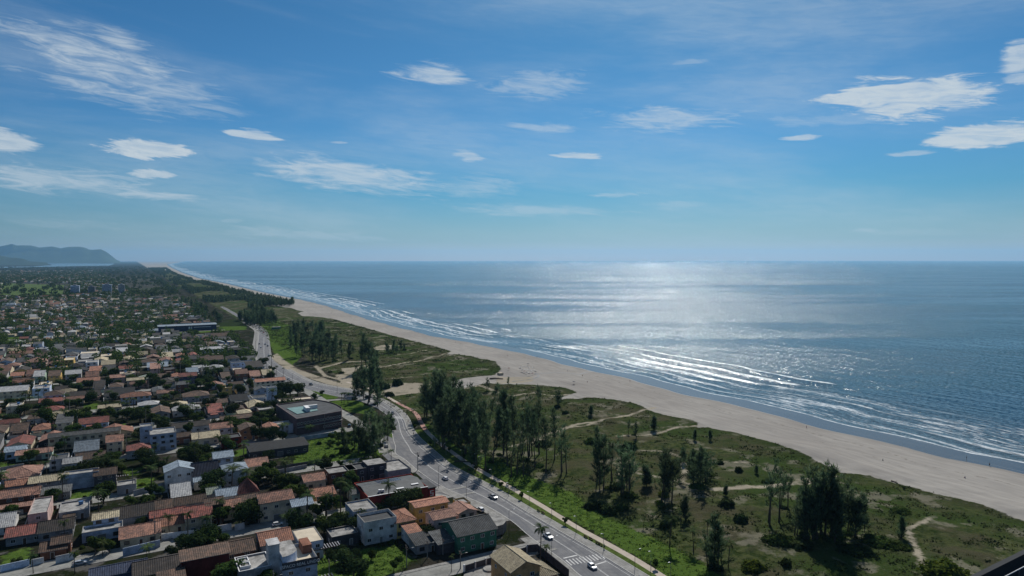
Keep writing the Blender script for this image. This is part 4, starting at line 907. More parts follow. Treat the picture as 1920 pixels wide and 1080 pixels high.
# yard walls round the plots
for i, (p0, p1, q0, q1, qb, side) in enumerate(YW):
    w_ = p1 - p0; d_ = q1 - q0; hh = rr.uniform(1.5, 2.3); x, y = XY((p0 + p1) / 2, (q0 + q1) / 2); mb = MB()
    mb.box(-w_/2, -w_/2 + .18, -d_/2, d_/2, -.2, hh); fr = -d_/2 if side == 0 else d_/2 - .18
    g0 = rr.uniform(-.3, .2) * w_; mb.box(-w_/2 + .18, g0, fr, fr + .18, -.2, hh * .92); mb.box(g0 + 3, w_/2 - .2, fr, fr + .18, -.2, hh * .92)
    o = mb.build('yard_wall', WMAT[rr.choice('wwgggcbdke')], None, (x, y, 0), A0)
    MB().box(g0, g0 + 3, fr + .05, fr + .11, 0, hh * .85).build('gate', rr.choice((m_wood, m_metal, whitep)), o)
    tag(o, f"{'tall' if hh > 1.9 else 'low'} yard wall with gate round the plot {ordinal(i + 1)} of the walled plots, counted from the nearest street", 'wall', 'garden and yard walls')
# ---------------------------------------------------------------- roads, pavements, markings
asph = None
m_asph, t, b = new_mat('asphalt'); pos = t.node('ShaderNodeNewGeometry').outputs['Position']
_n = t.noise(pos, .22, 5, .65); _m = t.noise(pos, 3.0, 3, .7); _st = t.noise(t.mapping(pos, (.9, .05, 1), (0, 0, -R(24))), 1.0, 4, .6); _pt = t.node('ShaderNodeTexVoronoi'); t.put(_pt.inputs['Vector'], t.mapping(pos, (.10, .055, 1), (0, 0, -R(24)))); _pt.inputs['Scale'].default_value = 1
c_ = t.mix(t.maprange(_n, .35, .65), (.125, .127, .135), (.175, .175, .178)); c_ = t.mix(t.math('MULTIPLY', t.maprange(_st, .45, .62), .5), c_, (.098, .10, .11))
_sp = t.node('ShaderNodeSeparateColor'); t.put(_sp.inputs[0], _pt.outputs['Color'])
c_ = t.mix(t.math('MULTIPLY', t.maprange(_sp.outputs[0], .68, .72), .35), c_, (.10, .105, .12)); c_ = t.mix(t.math('MULTIPLY', t.maprange(_m, .55, .7), .2), c_, (.24, .24, .24))
t.put(b.inputs['Base Color'], c_); b.inputs['Roughness'].default_value = .9; b.inputs['Specular IOR Level'].default_value = .1
m_pave, t, b = new_mat('pavement_concrete'); pos = t.node('ShaderNodeNewGeometry').outputs['Position']
_n = t.noise(pos, .3, 5, .65); _m = t.noise(pos, 2.0, 3, .7); _brk = t.node('ShaderNodeTexBrick'); t.put(_brk.inputs['Vector'], t.mapping(pos, (1, 1, 1), (0, 0, -R(23)))); _brk.offset = 0; _brk.inputs['Scale'].default_value = .45; _brk.inputs['Mortar Size'].default_value = .02; _brk.inputs['Color1'].default_value = (1, 1, 1, 1); _brk.inputs['Color2'].default_value = (.86, .86, .86, 1); _brk.inputs['Mortar'].default_value = (.6, .6, .6, 1)
c_ = t.mix(t.maprange(_n, .35, .65), (.20, .195, .185), (.30, .295, .28)); c_ = t.mix(t.math('MULTIPLY', t.maprange(_m, .52, .7), .35), c_, (.13, .125, .115))
mu = t.node('ShaderNodeMix', data_type='RGBA', blend_type='MULTIPLY'); mu.inputs[0].default_value = 1; t.put(mu.inputs[6], c_); t.put(mu.inputs[7], _brk.outputs[0]); t.put(b.inputs['Base Color'], mu.outputs[2]); b.inputs['Specular IOR Level'].default_value = .1
m_path = plain('cycle_path', (.36, .31, .26), .15, .3, .9, .1); m_pathr = plain('red_path', (.33, .19, .16), .2, .4, .9, .1); m_mark = plain('road_paint', (.48, .48, .47), .3, .8, .8, .1)
m_kerb = plain('kerb_stone', (.36, .355, .34), .25, 1.0, .9, .1); m_street = plain('street_blocks', (.215, .215, .20), .3, .12, .9, .1, rnd=0); m_lawn = plain('verge_grass', (.066, .094, .026), .45, .35, .95, .0)
m_yel = plain('worn_yellow_paint', (.42, .40, .22), .3, .8, .8, .1)
def smooth_line(pts, n=8):
    P = [np.array(p, float) for p in pts]; out = []
    for i in range(len(P) - 1):
        p0, p1, p2, p3 = P[max(i-1, 0)], P[i], P[i+1], P[min(i+2, len(P)-1)]
        for s in np.linspace(0, 1, n, endpoint=False): out.append(.5 * ((2*p1) + (-p0+p2)*s + (2*p0-5*p1+4*p2-p3)*s*s + (-p0+3*p1-3*p2+p3)*s**3))
    out.append(P[-1]); return np.array(out)
def resample(L, n):
    d = np.r_[0, np.cumsum(np.linalg.norm(np.diff(L, axis=0), axis=1))]; s = np.linspace(0, d[-1], n)
    return np.stack([np.interp(s, d, L[:, 0]), np.interp(s, d, L[:, 1])], -1)
def fold(mb, A, B, z0, z1, m=0, sides=True, mt=None):
    n = len(A); b0 = len(mb.v)
    for i in range(n): mb.v += [(A[i][0], A[i][1], z1), (B[i][0], B[i][1], z1), (A[i][0], A[i][1], z0), (B[i][0], B[i][1], z0)]
    for i in range(n - 1):
        a = b0 + 4*i; c = a + 4
        mb.f.append((a, a+1, c+1, c)); mb.m.append(m)
        if sides: mb.f += [(a+2, a, c, c+2), (a+1, a+3, c+3, c+1)]; mb.m += [m, m]
    return mb
def offs(L, d):
    T = np.gradient(L, axis=0); T /= np.linalg.norm(T, axis=1)[:, None] + 1e-9; return L + np.stack([T[:, 1], -T[:, 0]], -1) * d   # d > 0: to the right of travel
def ribbon(name, L, hw, z1, mat, z0=-.2, **kw):
    return tag(fold(MB(), offs(L, -hw), offs(L, hw), z0, z1).build(name, mat), kind='structure')
RK = [(1240,1112),(1189,1080),(1124,1040),(1036,989),(980,956),(913,916),(840,878),(815,858),(790,836),(772,818),(762,803),(757,788),(745,772),(722,756),(700,745),(670,734),(630,727),(600,721),(570,711),(537,693),(513,676),(508,664),(505,640),(503,628),(497,617),(484,610),(470,603),(454,594),(433,582),(418,574)]
LK = [(1140,1112),(1089,1080),(1058,1053),(995,1007),(958,976),(905,945),(829,912),(786,884),(760,862),(742,850),(742,838),(738,825),(736,812),(736,797),(731,783),(712,768),(690,757),(660,748),(622,741),(590,733),(552,722),(516,706),(494,690),(482,672),(483,650),(485,633),(485,620),(475,612),(462,604),(447,595),(427,583),(413,575)]
RW = smooth_line([W(*p) for p in RK]); LW = smooth_line([W(*p) for p in LK]); n = 420
# pair edges by projecting on q
q_all = np.unique(np.concatenate([PQ(*p)[1] * np.ones(1) for p in []] or [np.zeros(0)]))
RWn = resample(RW, n); LWn = resample(LW, n)
tag(fold(MB(), LWn, RWn, -.1, .02, sides=False).build('avenue', m_asph), kind='structure')
# kerb and seaside promenade
kr = RWn; tag(fold(MB(), offs(kr, 0), offs(kr, .3), -.1, .15).build('kerb', m_kerb), kind='structure')
tag(fold(MB(), offs(LWn, 0), offs(LWn, -.3), -.1, .15).build('kerb', m_kerb), kind='structure')
near = [i for i in range(n) if kr[i][1] < 620]; kn = kr[near]
tag(fold(MB(), offs(kn, .303), offs(kn, 3.7), -.1, .13).build('promenade', m_pave), kind='structure')
tag(fold(MB(), offs(kn, 3.703), offs(kn, 4.0), -.1, .17).build('kerb', m_kerb), kind='structure')
PT = [(1290,1112),(1200,1055),(1142,1022),(1080,988),(1013,947),(942,906),(880,871),(867,862),(845,846),(826,833),(808,817),(797,805),(789,792),(777,773),(745,755),(716,739),(690,728),(650,716)]
PL = resample(smooth_line([W(*p) for p in PT]), 240)
ribbon('cycle_path', PL, 1.35, .05, m_path)
seg = [i for i in range(240) if 395 < PL[i][1] < 475]
ribbon('red_path', PL[seg], 1.4, .056, m_pathr)
# verge between promenade and path
VA = offs(kn, 4.003); sel = [i for i in range(len(VA)) if VA[i][1] < 400]; VA = VA[sel]
pj = []
for v in VA:
    j = np.argmin(np.sum((PL - v) ** 2, 1)); T = PL[min(j+1, 239)] - PL[max(j-1, 0)]; T /= np.linalg.norm(T); pj.append(PL[j] - np.array([T[1], -T[0]]) * 1.38)
tag(fold(MB(), VA, np.array(pj), -.1, .08, sides=False).build('grass_verge', m_lawn), kind='structure')
# town-side pavement
ln = LWn[[i for i in range(n) if LWn[i][1] < 250 or 262 < LWn[i][1] < 305]]
lo = LWn[[i for i in range(n) if LWn[i][1] < 243]]; tag(fold(MB(), offs(lo, -.303), offs(lo, -4.2), -.1, .12).build('pavement', m_pave), kind='structure')
lo = LWn[[i for i in range(n) if 256 < LWn[i][1] < 298]]; tag(fold(MB(), offs(lo, -.303), offs(lo, -4.6), -.1, .12).build('pavement', m_pave), kind='structure')
lo = LWn[[i for i in range(n) if 318 < LWn[i][1] < 352]]; tag(fold(MB(), offs(lo, -.303), offs(lo, -3.6), -.1, .12).build('pavement', m_pave), kind='structure')
lo = LWn[[i for i in range(n) if 620 < LWn[i][1] < 1100]]; tag(fold(MB(), offs(lo, -.303), offs(lo, -6), -.1, .12).build('pavement', m_pave), kind='structure')
# plaza, service road, side streets
def flatpoly(name, px, z, mat): return tag(MB().prism(pxpoly(px), z - .25, z).build(name, mat), kind='structure')
flatpoly('side_plaza', [(760,866),(786,886),(829,914),(868,934),(905,948),(850,930),(818,926),(790,918),(800,905),(770,878),(735,870),(716,852),(706,826),(716,812),(742,824),(744,842),(752,852)], .012, m_asph)
def street_px(name, pts, hw, z, mat): return ribbon(name, resample(smooth_line([W(*p) for p in pts]), 40), hw, z, mat)
street_px('service_road', [(556,722),(590,742),(625,765),(660,785),(700,812),(716,830),(724,848)], 3.6, .016, m_street)
street_px('service_road', [(606,751),(660,748),(700,752)], 2.2, .024, m_street)
xs = [110, 107]
for k in range(-1, 70):
    q = ST0 + STEP * k; pe = 126 if k in (-1, 0) else 112
    if k == 1: pe = 104
    pl_ = pleft(q) - 40; L = np.array([XY(p, q) for p in np.linspace(pe, pl_, 30)])
    o = ribbon('side_street', L, 3.3, .008, m_street)
    if k < 6:
        for s in (-1, 1): fold_ = tag(fold(MB(), offs(L, s * 3.3), offs(L, s * 4.9), -.1, .11).build('pavement', m_pave), kind='structure')
for j in range(0, 0):
    p = 4.5 - 230 * j; L = np.array([XY(p, q) for q in np.linspace(200 if j == 0 else 600, 5000, 60)]); ribbon('cross_road', L, 3.6, .004, m_street)
flatpoly('paved_yard', [(862,1110),(870,1076),(905,1060),(950,1046),(975,1060),(960,1110)], .05, m_pave)
# markings
def mark(name, L, hw, z=.026, mat=None): return tag(fold(MB(), offs(L, -hw), offs(L, hw), z, z, sides=False).build(name, mat or m_mark), kind='structure')
CL_ = (RWn + LWn) / 2; d = np.r_[0, np.cumsum(np.linalg.norm(np.diff(CL_, axis=0), axis=1))]
cn = [i for i in range(n) if CL_[i][1] < 880]
mb = MB(); Lc = resample(CL_[cn], 1400)
fold(mb, offs(Lc, -.10), offs(Lc, .02), .028, .028, sides=False); fold(mb, offs(Lc, .2), offs(Lc, .32), .028, .028, sides=False)
tag(mb.build('lane_marking', m_mark), kind='structure')
mark('edge_marking', offs(RWn[cn], -1.2), .07)
# zebra crossings
def zebra(px0, px1, nst, length, w_):
    a = np.array(W(*px0)); b_ = np.array(W(*px1)); dr = (b_ - a); L = np.linalg.norm(dr); dr /= L; nr_ = np.array([-dr[1], dr[0]]); mb = MB()
    for i in range(nst):
        c = a + dr * L * i / (nst - 1); p0 = c - nr_ * length / 2 - dr * w_ / 2; p1 = c - nr_ * length / 2 + dr * w_ / 2; p2 = c + nr_ * length / 2 + dr * w_ / 2; p3 = c + nr_ * length / 2 - dr * w_ / 2
        mb.quad([(*p0, .032), (*p1, .032), (*p2, .032), (*p3, .032)])
    tag(mb.build('zebra_crossing', m_mark), kind='structure')
    return dr, nr_
zebra((1066,1055), (1128,1043), 11, 4.2, .42); zebra((741,782), (757,784), 6, 5.5, .5)
for a, b_ in (((1056,1047),(1082,1041)),((1112,1060),(1136,1053))):
    mark('stop_line', np.array([W(*a), W(*b_)]), .3, .034)
# boundary walls along the near streets
def bwall(pts, h=2.0, mat=None, th=.2, label='', pillars=0):
    P = [np.array(W(*p)) for p in pts]; root = empty('boundary_wall', (P[0][0], P[0][1], 0)); mb = MB(); o = P[0]
    for i in range(len(P) - 1):
        a, b_ = P[i] - o, P[i+1] - o; dr = (b_ - a) / np.linalg.norm(b_ - a); nn = np.array([-dr[1], dr[0]]) * th / 2
        mb.prism([tuple(a - nn), tuple(b_ - nn), tuple(b_ + nn), tuple(a + nn)], -.2, h)
    mb.build('wall_panel', mat or WMAT['w'], root)
    if pillars:
        L = np.linalg.norm(P[1] - P[0]); dr = (P[1] - P[0]) / L; an = atan2(dr[1], dr[0])
        pm_ = MB().box(-.25, .25, -.25, .25, -.2, h + .35).mesh('pillar', [WMAT['w']])
        for i in range(pillars + 1): c = dr * L * i / pillars; link('pillar', pm_, root, (c[0], c[1], 0), an)
    tag(root, label, 'wall', 'garden and yard walls')
bwall([(0,1072),(55,1060)],2.2,WMAT['b'],label='pale wall along the lawn beside the nearest street, first from the frame edge')
bwall([(58,1060),(82,1055)],2.0,WMAT['w'],label='short white street wall beside the brown porch wing')
bwall([(104,1056),(140,1048)],2.4,WMAT['w'],label='white street wall below the dark palm by the porch wing')
bwall([(230,1042),(300,1025)],2.6,WMAT['b'],label='long pale blue street wall below the orange-red tiled house')
bwall([(302,1012),(365,1004)],2.2,WMAT['w'],label='white garden wall behind the palm row')
bwall([(366,1004),(434,993)],2.4,WMAT['w'],label='white garden wall below the two-storey red-roofed house')
bwall([(440,995),(458,991)],2.4,WMAT['w'],label='white gate wall beside the rounded tree')
bwall([(250,930),(308,914)],2.4,WMAT['g'],label='grey concrete wall closing the lawn by the second street')
bwall([(110,953),(172,936)],1.6,plain('teal_wall',(.07,.12,.15)),label='low teal wall below the lawn on the second street')
bwall([(0,882),(45,874)],1.6,WMAT['g'],label='dark grey wall below the leftmost lawn')
bwall([(870,1072),(987,1036)],2.0,WMAT['d'],pillars=6,label='dark yard wall with white pillars along the plaza street')
bwall([(987,1036),(1008,1034)],2.6,WMAT['d'],label='dark corner wall behind the avenue palm')
bwall([(1008,1036),(1066,1084)],2.8,WMAT['d'],label='long dark wall beside the brown house along the avenue')
bwall([(492,893),(575,877)],1.8,WMAT['g'],label='grey wall beside the charcoal shed on the second street')
bwall([(516,882),(618,866)],2.0,WMAT['d'],label='dark wall below the green field bushes')
bwall([(560,827),(626,817)],2.4,WMAT['b'],label='pale blue painted wall below the big plum block')
bwall([(555,829),(595,822)],.6,WMAT['c'],label='low cream kerb wall at the edge of the green field')
FOOTWALLS = True
# slatted pergolas
def pergola(px, w, d, h, nsl, label):
    x, y = W(*px, h); r = empty('pergola', (x, y, 0), A0)
    for i in range(nsl): MB().box(-.14, .14, 0, d, h, h + .2).build('slat', plain('pergola_slat', (.22, .22, .24), .1), r, (w * i / (nsl - 1), 0, 0))
    MB().box(-.2, w + .2, .3, .5, h - .25, h - .003).box(-.2, w + .2, d - .5, d - .3, h - .25, h - .003).build('beam', m_wood, r)
    for a in (0, w):
        for b_ in (.4, d - .4): MB().box(a - .12, a + .12, b_ - .12, b_ + .12, 0, h - .253).build('post', m_wood, r)
    tag(r, label, 'pergola', 'slatted pergolas')
pergola((572,1036), 11.5, 3.6, 3.6, 14, 'slatted pergola between cream flat roof and dark garage')
pergola((570,1098), 9, 4, 3.6, 10, 'slatted pergola beside the near lawn at the bottom frame edge')
pergola((198,897), 8.5, 1.6, 3.6, 10, 'short white slatted pergola behind the grey shed')
# fountain-like basin in the paved yard, pool
x, y = W(917, 1068); tag(MB().tube([(0, 0, .05), (0, 0, .5)], [2.2, 2.0], 20).build('round_basin', m_pave, None, (x, y, 0)), 'low round concrete basin in the paved yard', 'basin')
x, y = W(345, 1041); r = empty('swimming_pool', (x, y, 0), A0); MB().box(-4.5, 4.5, -2.4, 2.4, -.1, .35).build('rim', whitep, r)
mp, t, b = new_mat('pool_water'); b.inputs['Base Color'].default_value = (.10, .30, .36, 1); b.inputs['Roughness'].default_value = .08; MB().box(-4, 4, -1.9, 1.9, .3, .36).build('water_surface', mp, r); tag(r, 'small turquoise swimming pool behind the maroon hall', 'pool')
# the high-rise roof edge under the camera
r = empty('tower_block', (0, 0, 0)); 
ea = np.array(W(1815, 1082, 72)); eb = np.array(W(1925, 1028, 72)); dr = (eb - ea) / np.linalg.norm(eb - ea); nn = np.array([dr[1], -dr[0]])
a0 = ea - dr * 6; b0 = eb + dr * 14
def strip(o0, o1, z0, z1): return [tuple(a0 + nn * o0), tuple(a0 + nn * o1), tuple(b0 + nn * o1), tuple(b0 + nn * o0)], z0, z1
mb = MB(); pl_, za, zb = strip(0, .5, 0, 72); mb.prism(pl_, za, zb); mb.build('parapet', plain('tower_dark', (.018, .022, .026), .2, .3), r)
mb = MB(); pl_, za, zb = strip(.503, 16, 0, 70.6); mb.prism(pl_, za, zb); mb.build('roof_terrace', plain('tower_roof', (.03, .034, .038), .3, .3), r)
mb = MB(); mb.tube([(*(a0 + nn * 1.6), 71.9), (*(b0 + nn * 1.6), 71.9)], .045, 6); mb.build('handrail', whitep, r)
for i in range(9):
    c = a0 + (b0 - a0) * i / 8 + nn * 1.6; MB().tube([(*c, 70.6), (*c, 71.9)], .03, 5).build('post', m_metal, r)
tag(r, 'dark high-rise roof parapet with thin pale handrail at the bottom corner', 'building')
# ---------------------------------------------------------------- foliage
def leafmat(name, c1, c2, trans=.3, sc=.5):
    m = bpy.data.materials.new(name); m.use_nodes = True; t = NT(m); t.n.clear()
    pos = t.node('ShaderNodeNewGeometry').outputs['Position']; rnd = t.node('ShaderNodeObjectInfo').outputs['Random']
    n = t.noise(pos, sc, 2, .6); c = t.mix(t.maprange(n, .36, .64), c1, c2)
    hs = t.node('ShaderNodeHueSaturation'); t.put(hs.inputs['Color'], c); t.put(hs.inputs['Value'], t.maprange(rnd, 0, 1, .7, 1.3, smooth=False)); t.put(hs.inputs['Hue'], t.maprange(t.math('FRACT', t.math('MULTIPLY', rnd, 7.3)), 0, 1, .475, .515, smooth=False))
    d = t.node('ShaderNodeBsdfDiffuse'); tr = t.node('ShaderNodeBsdfTranslucent'); t.put(d.inputs[0], hs.outputs[0]); t.put(tr.inputs[0], hs.outputs[0])
    mx = t.node('ShaderNodeMixShader'); mx.inputs[0].default_value = trans; t.l.new(d.outputs[0], mx.inputs[1]); t.l.new(tr.outputs[0], mx.inputs[2])
    o = t.node('ShaderNodeOutputMaterial'); t.l.new(mx.outputs[0], o.inputs[0]); return m
L_cas = leafmat('casuarina_needles', (.026, .050, .026), (.098, .150, .078), .46, .45)
L_brd = leafmat('broad_leaves', (.024, .048, .014), (.062, .098, .026), .35)
L_dark = leafmat('dark_leaves', (.016, .032, .014), (.040, .060, .022), .3)
L_palm = leafmat('palm_leaves', (.030, .055, .022), (.070, .098, .040), .3)
L_bush = leafmat('bush_leaves', (.030, .058, .012), (.085, .125, .022), .35)
L_scr = leafmat('scrub_leaves', (.022, .036, .012), (.072, .080, .034), .3, .08)
L_tuft = leafmat('grass_blades', (.032, .066, .013), (.098, .150, .032), .35, .12)
m_bark = plain('grey_bark', (.085, .07, .058), .25, 1.5, .95, .0)
def slivers(Cn, D, Ln, Wd, rng):
    """thin triangles: centre base, direction, length, width"""
    n = len(Cn); D = D / np.linalg.norm(D, axis=1)[:, None]; S = np.cross(D, rng.normal(size=(n, 3))); S /= np.linalg.norm(S, axis=1)[:, None] + 1e-9
    V = np.empty((n, 3, 3)); V[:, 0] = Cn - S * Wd[:, None]; V[:, 1] = Cn + S * Wd[:, None]; V[:, 2] = Cn + D * Ln[:, None]
    return V.reshape(-1, 3)
def leafquads(Cn, N, sz, rng):
    n = len(Cn); N = N / (np.linalg.norm(N, axis=1)[:, None] + 1e-9); S = np.cross(N, rng.normal(size=(n, 3))); S /= np.linalg.norm(S, axis=1)[:, None] + 1e-9; T = np.cross(N, S)
    a = sz[:, None]; b_ = (sz * rng.uniform(.5, .9, n))[:, None]; V = np.empty((n, 4, 3))
    V[:, 0] = Cn - S * a; V[:, 1] = Cn - T * b_; V[:, 2] = Cn + S * a; V[:, 3] = Cn + T * b_
    return V.reshape(-1, 3)
def casuarina(seed, Ht=20., R=3.6, nb=80, dens=1.0, stems=1, z0=.10, lean=0.):
    rng = np.random.default_rng(seed); tr = MB(); Cs = []; Ds = []; Ls = []; Ws = []
    for s in range(stems):
        bx, by = (0, 0) if s == 0 else (rng.normal() * R * .35, rng.normal() * R * .35); hh = Ht * (1 if s == 0 else rng.uniform(.65, .92))
        lx, ly = rng.normal() * .04 * hh + lean * hh, rng.normal() * .04 * hh
        ax = lambda f: np.array([bx + lx * f ** 1.5 + .25 * sin(f * 7 + seed), by + ly * f ** 1.5 + .2 * sin(f * 5 + seed * 2), hh * f])
        tr.tube([ax(f) - np.array([0, 0, .5 if f == 0 else 0]) for f in (0, .15, .35, .55, .75, .97)], [r * (.5 + .5 * hh / 20) for r in (.34, .27, .2, .14, .08, .02)], 6)
        for i in range(int(nb / stems)):
            f = z0 + (1 - z0) * rng.uniform() ** .8; prof = min(1, (f - z0 + .06) / .14) * (1.05 - f) ** .62 + .10
            L = R * prof * rng.uniform(.45, 1.2); a = rng.uniform(0, 2 * pi); up = rng.uniform(.45, 1.3) + .9 * f
            p0 = ax(f); d = np.array([cos(a), sin(a), up]); d /= np.linalg.norm(d); p1 = p0 + d * L
            if i % 3 == 0: tr.tube([p0, (p0 + p1) / 2, p1], [.05, .035, .01], 3, cap=False)
            k = max(2, int(L * 2.3 * dens)); bd = d + np.array([.10, 0, .25])
            for j in range(k):
                c = p0 + d * L * (.25 + .85 * (j + rng.uniform()) / k) + rng.normal(size=3) * .22
                m_ = 6; Cs.append(c + rng.normal(size=(m_, 3)) * .26)
                Ds.append(bd + rng.normal(size=(m_, 3)) * .42); Ls.append(rng.uniform(.8, 1.9, m_)); Ws.append(rng.uniform(.07, .18, m_))
    V = slivers(np.concatenate(Cs), np.concatenate(Ds), np.concatenate(Ls), np.concatenate(Ws), rng)
    return tr.mesh('trunk', m_bark), np_mesh('crown', V, np.arange(len(V)).reshape(-1, 3), L_cas)
def broadleaf(seed, R=4.5, Ht=8., n=2400, mat=None, lobes=8, sz=.42):
    rng = np.random.default_rng(seed); tr = MB(); th = Ht * .45
    tr.tube([(0, 0, -.4), (.1, 0, th * .5), (.2, .1, th), (.2, .2, Ht * .8)], [.32, .24, .18, .05], 7)
    cs = []
    for i in range(lobes):
        a = rng.uniform(0, 2 * pi); r = R * rng.uniform(.15, .62); z = Ht * rng.uniform(.45, .82); c = np.array([cos(a) * r, sin(a) * r, z]); cs.append((c, R * rng.uniform(.32, .58)))
        tr.tube([(.15, .1, th * .8), tuple((c + np.array([0, 0, th * .9])) / 2), tuple(c)], [.14, .09, .03], 4, cap=False)
    P = []; N = []
    for c, r in cs:
        k = n // lobes; u = rng.normal(size=(k, 3)); u /= np.linalg.norm(u, axis=1)[:, None]; rad = r * (rng.uniform(.35, 1.0, k) ** .45) * (1 + .18 * np.sin(u[:, 0] * 5 + seed) * np.cos(u[:, 1] * 6))
        p = c + u * rad[:, None] * np.array([1, 1, .72]); P.append(p); N.append(u + rng.normal(size=(k, 3)) * .6 + np.array([0, 0, .4]))
    P = np.concatenate(P); N = np.concatenate(N); V = leafquads(P, N, rng.uniform(.5, 1.0, len(P)) * sz, rng)
    return tr.mesh('trunk', m_bark), np_mesh('crown', V, np.arange(len(V)).reshape(-1, 4), mat or L_brd)
def palm(seed, Ht=9., n=15, L=3.4):
    rng = np.random.default_rng(seed); tr = MB(); top = np.array([rng.normal() * .5, rng.normal() * .4, Ht])
    tr.tube([(0, 0, -.3), tuple(top * np.array([.2, .2, .33])), tuple(top * np.array([.6, .6, .68])), tuple(top)], [.26, .18, .15, .13], 7)
    V = []
    for i in range(n):
        a = 2 * pi * i / n + rng.uniform(-.2, .2); e = rng.uniform(-.25, 1.1); l = L * rng.uniform(.8, 1.1); h_ = np.array([cos(a), sin(a)]); prev = top.copy(); K = 11
        for k in range(1, K + 1):
            s = k / K; ang = e - s * 1.5; cur = prev + np.array([h_[0] * cos(ang), h_[1] * cos(ang), sin(ang)]) * l / K
            side = np.array([-h_[1], h_[0], 0]); w_ = (.95 * sin(pi * min(1, s * .85 + .12))) * .8
            for sg in (-1, 1):
                tip = (prev + cur) / 2 + side * sg * w_ + np.array([0, 0, -.38 * w_]) + np.array([h_[0], h_[1], 0]) * .35 * w_
                V += [prev, cur, tip, prev * .6 + tip * .4 + np.array([0, 0, .02])]
            prev = cur
    V = np.array(V); return tr.mesh('trunk', m_bark), np_mesh('crown', V, np.arange(len(V)).reshape(-1, 4), L_palm)
def bush(seed, R=2., Ht=2., n=900, mat=None, sz=.28):
    rng = np.random.default_rng(seed); u = rng.normal(size=(n, 3)); u[:, 2] = np.abs(u[:, 2]); u /= np.linalg.norm(u, axis=1)[:, None]
    rad = (rng.uniform(.4, 1, n) ** .4) * (1 + .22 * np.sin(u[:, 0] * 6 + seed) * np.cos(u[:, 1] * 5 + seed)); P = u * rad[:, None] * np.array([R, R * .85, Ht])
    V = leafquads(P, u + rng.normal(size=(n, 3)) * .6, rng.uniform(.5, 1, n) * sz, rng)
    tr = MB(); [tr.tube([(0, 0, -.2), (cos(a) * R * .3, sin(a) * R * .3, Ht * .6)], [.06, .02], 4) for a in (0, 2.1, 4.2)]
    return tr.mesh('stem', m_bark), np_mesh('crown', V, np.arange(len(V)).reshape(-1, 4), mat or L_bush)
CAS = [casuarina(1, 20, 4.8, 84, .85, 1, .04), casuarina(2, 20, 4.6, 88, .85, 2, .05), casuarina(3, 20, 5.4, 105, .8, 3, .03, .04), casuarina(4, 20, 4.2, 66, .9, 1, .10, .06), casuarina(5, 20, 5.2, 96, .8, 3, .05), casuarina(6, 20, 6.2, 74, .75, 2, .12, .08), casuarina(7, 20, 3.6, 60, .9, 1, .02, -.03), casuarina(8, 20, 5.6, 70, .7, 4, .08, .02)]
SPA = [casuarina(11, 20, 4.4, 52, .55, 1, .30), casuarina(12, 20, 5.0, 60, .5, 2, .26), casuarina(13, 20, 3.4, 44, .6, 1, .36, .05), casuarina(14, 20, 6.0, 46, .5, 3, .22, .10), casuarina(15, 20, 4.6, 36, .55, 2, .42, -.04)]
YNG = [casuarina(21, 8, 2.0, 60, 1.3, 1, .03), casuarina(22, 8, 2.5, 70, 1.2, 1, .02)]
BRD = [broadleaf(31), broadleaf(32, 5, 8.5, 2600, L_dark, 9), broadleaf(33, 3.8, 6.5, 2000), broadleaf(34, 4.8, 7.5, 2400, L_dark, 7), broadleaf(35, 3.4, 7.5, 1900, L_brd, 6)]
PLM = [palm(41), palm(42, 7.5, 16, 3.8), palm(43, 10.5, 14, 3.2)]
BSH = [bush(51), bush(52, 2.4, 1.7, 1000, L_brd), bush(53, 1.7, 1.5, 800, L_dark)]
def plant(kind, proto, x, y, hgt_, base=20., zz=None, label='', cat='tree', group=None, wide=1.0, rz=None):
    r = empty(kind, (x, y, (hz(x, y) if zz is None else zz) - .1), random.uniform(0, 6.28) if rz is None else rz); s = hgt_ / base; r.scale = (s * wide, s * wide, s)
    o = bpy.data.objects.new(proto[0].name.split('.')[0], proto[0]); C.objects.link(o); o.parent = r
    o = bpy.data.objects.new('crown', proto[1]); C.objects.link(o); o.parent = r
    tag(r, label, cat, group); return r
def from_base(px, py):
    x, y = W(px, py, 0); z = hz(x, y)
    for _ in range(3): x, y = W(px, py, z); z = hz(x, y)
    return x, y
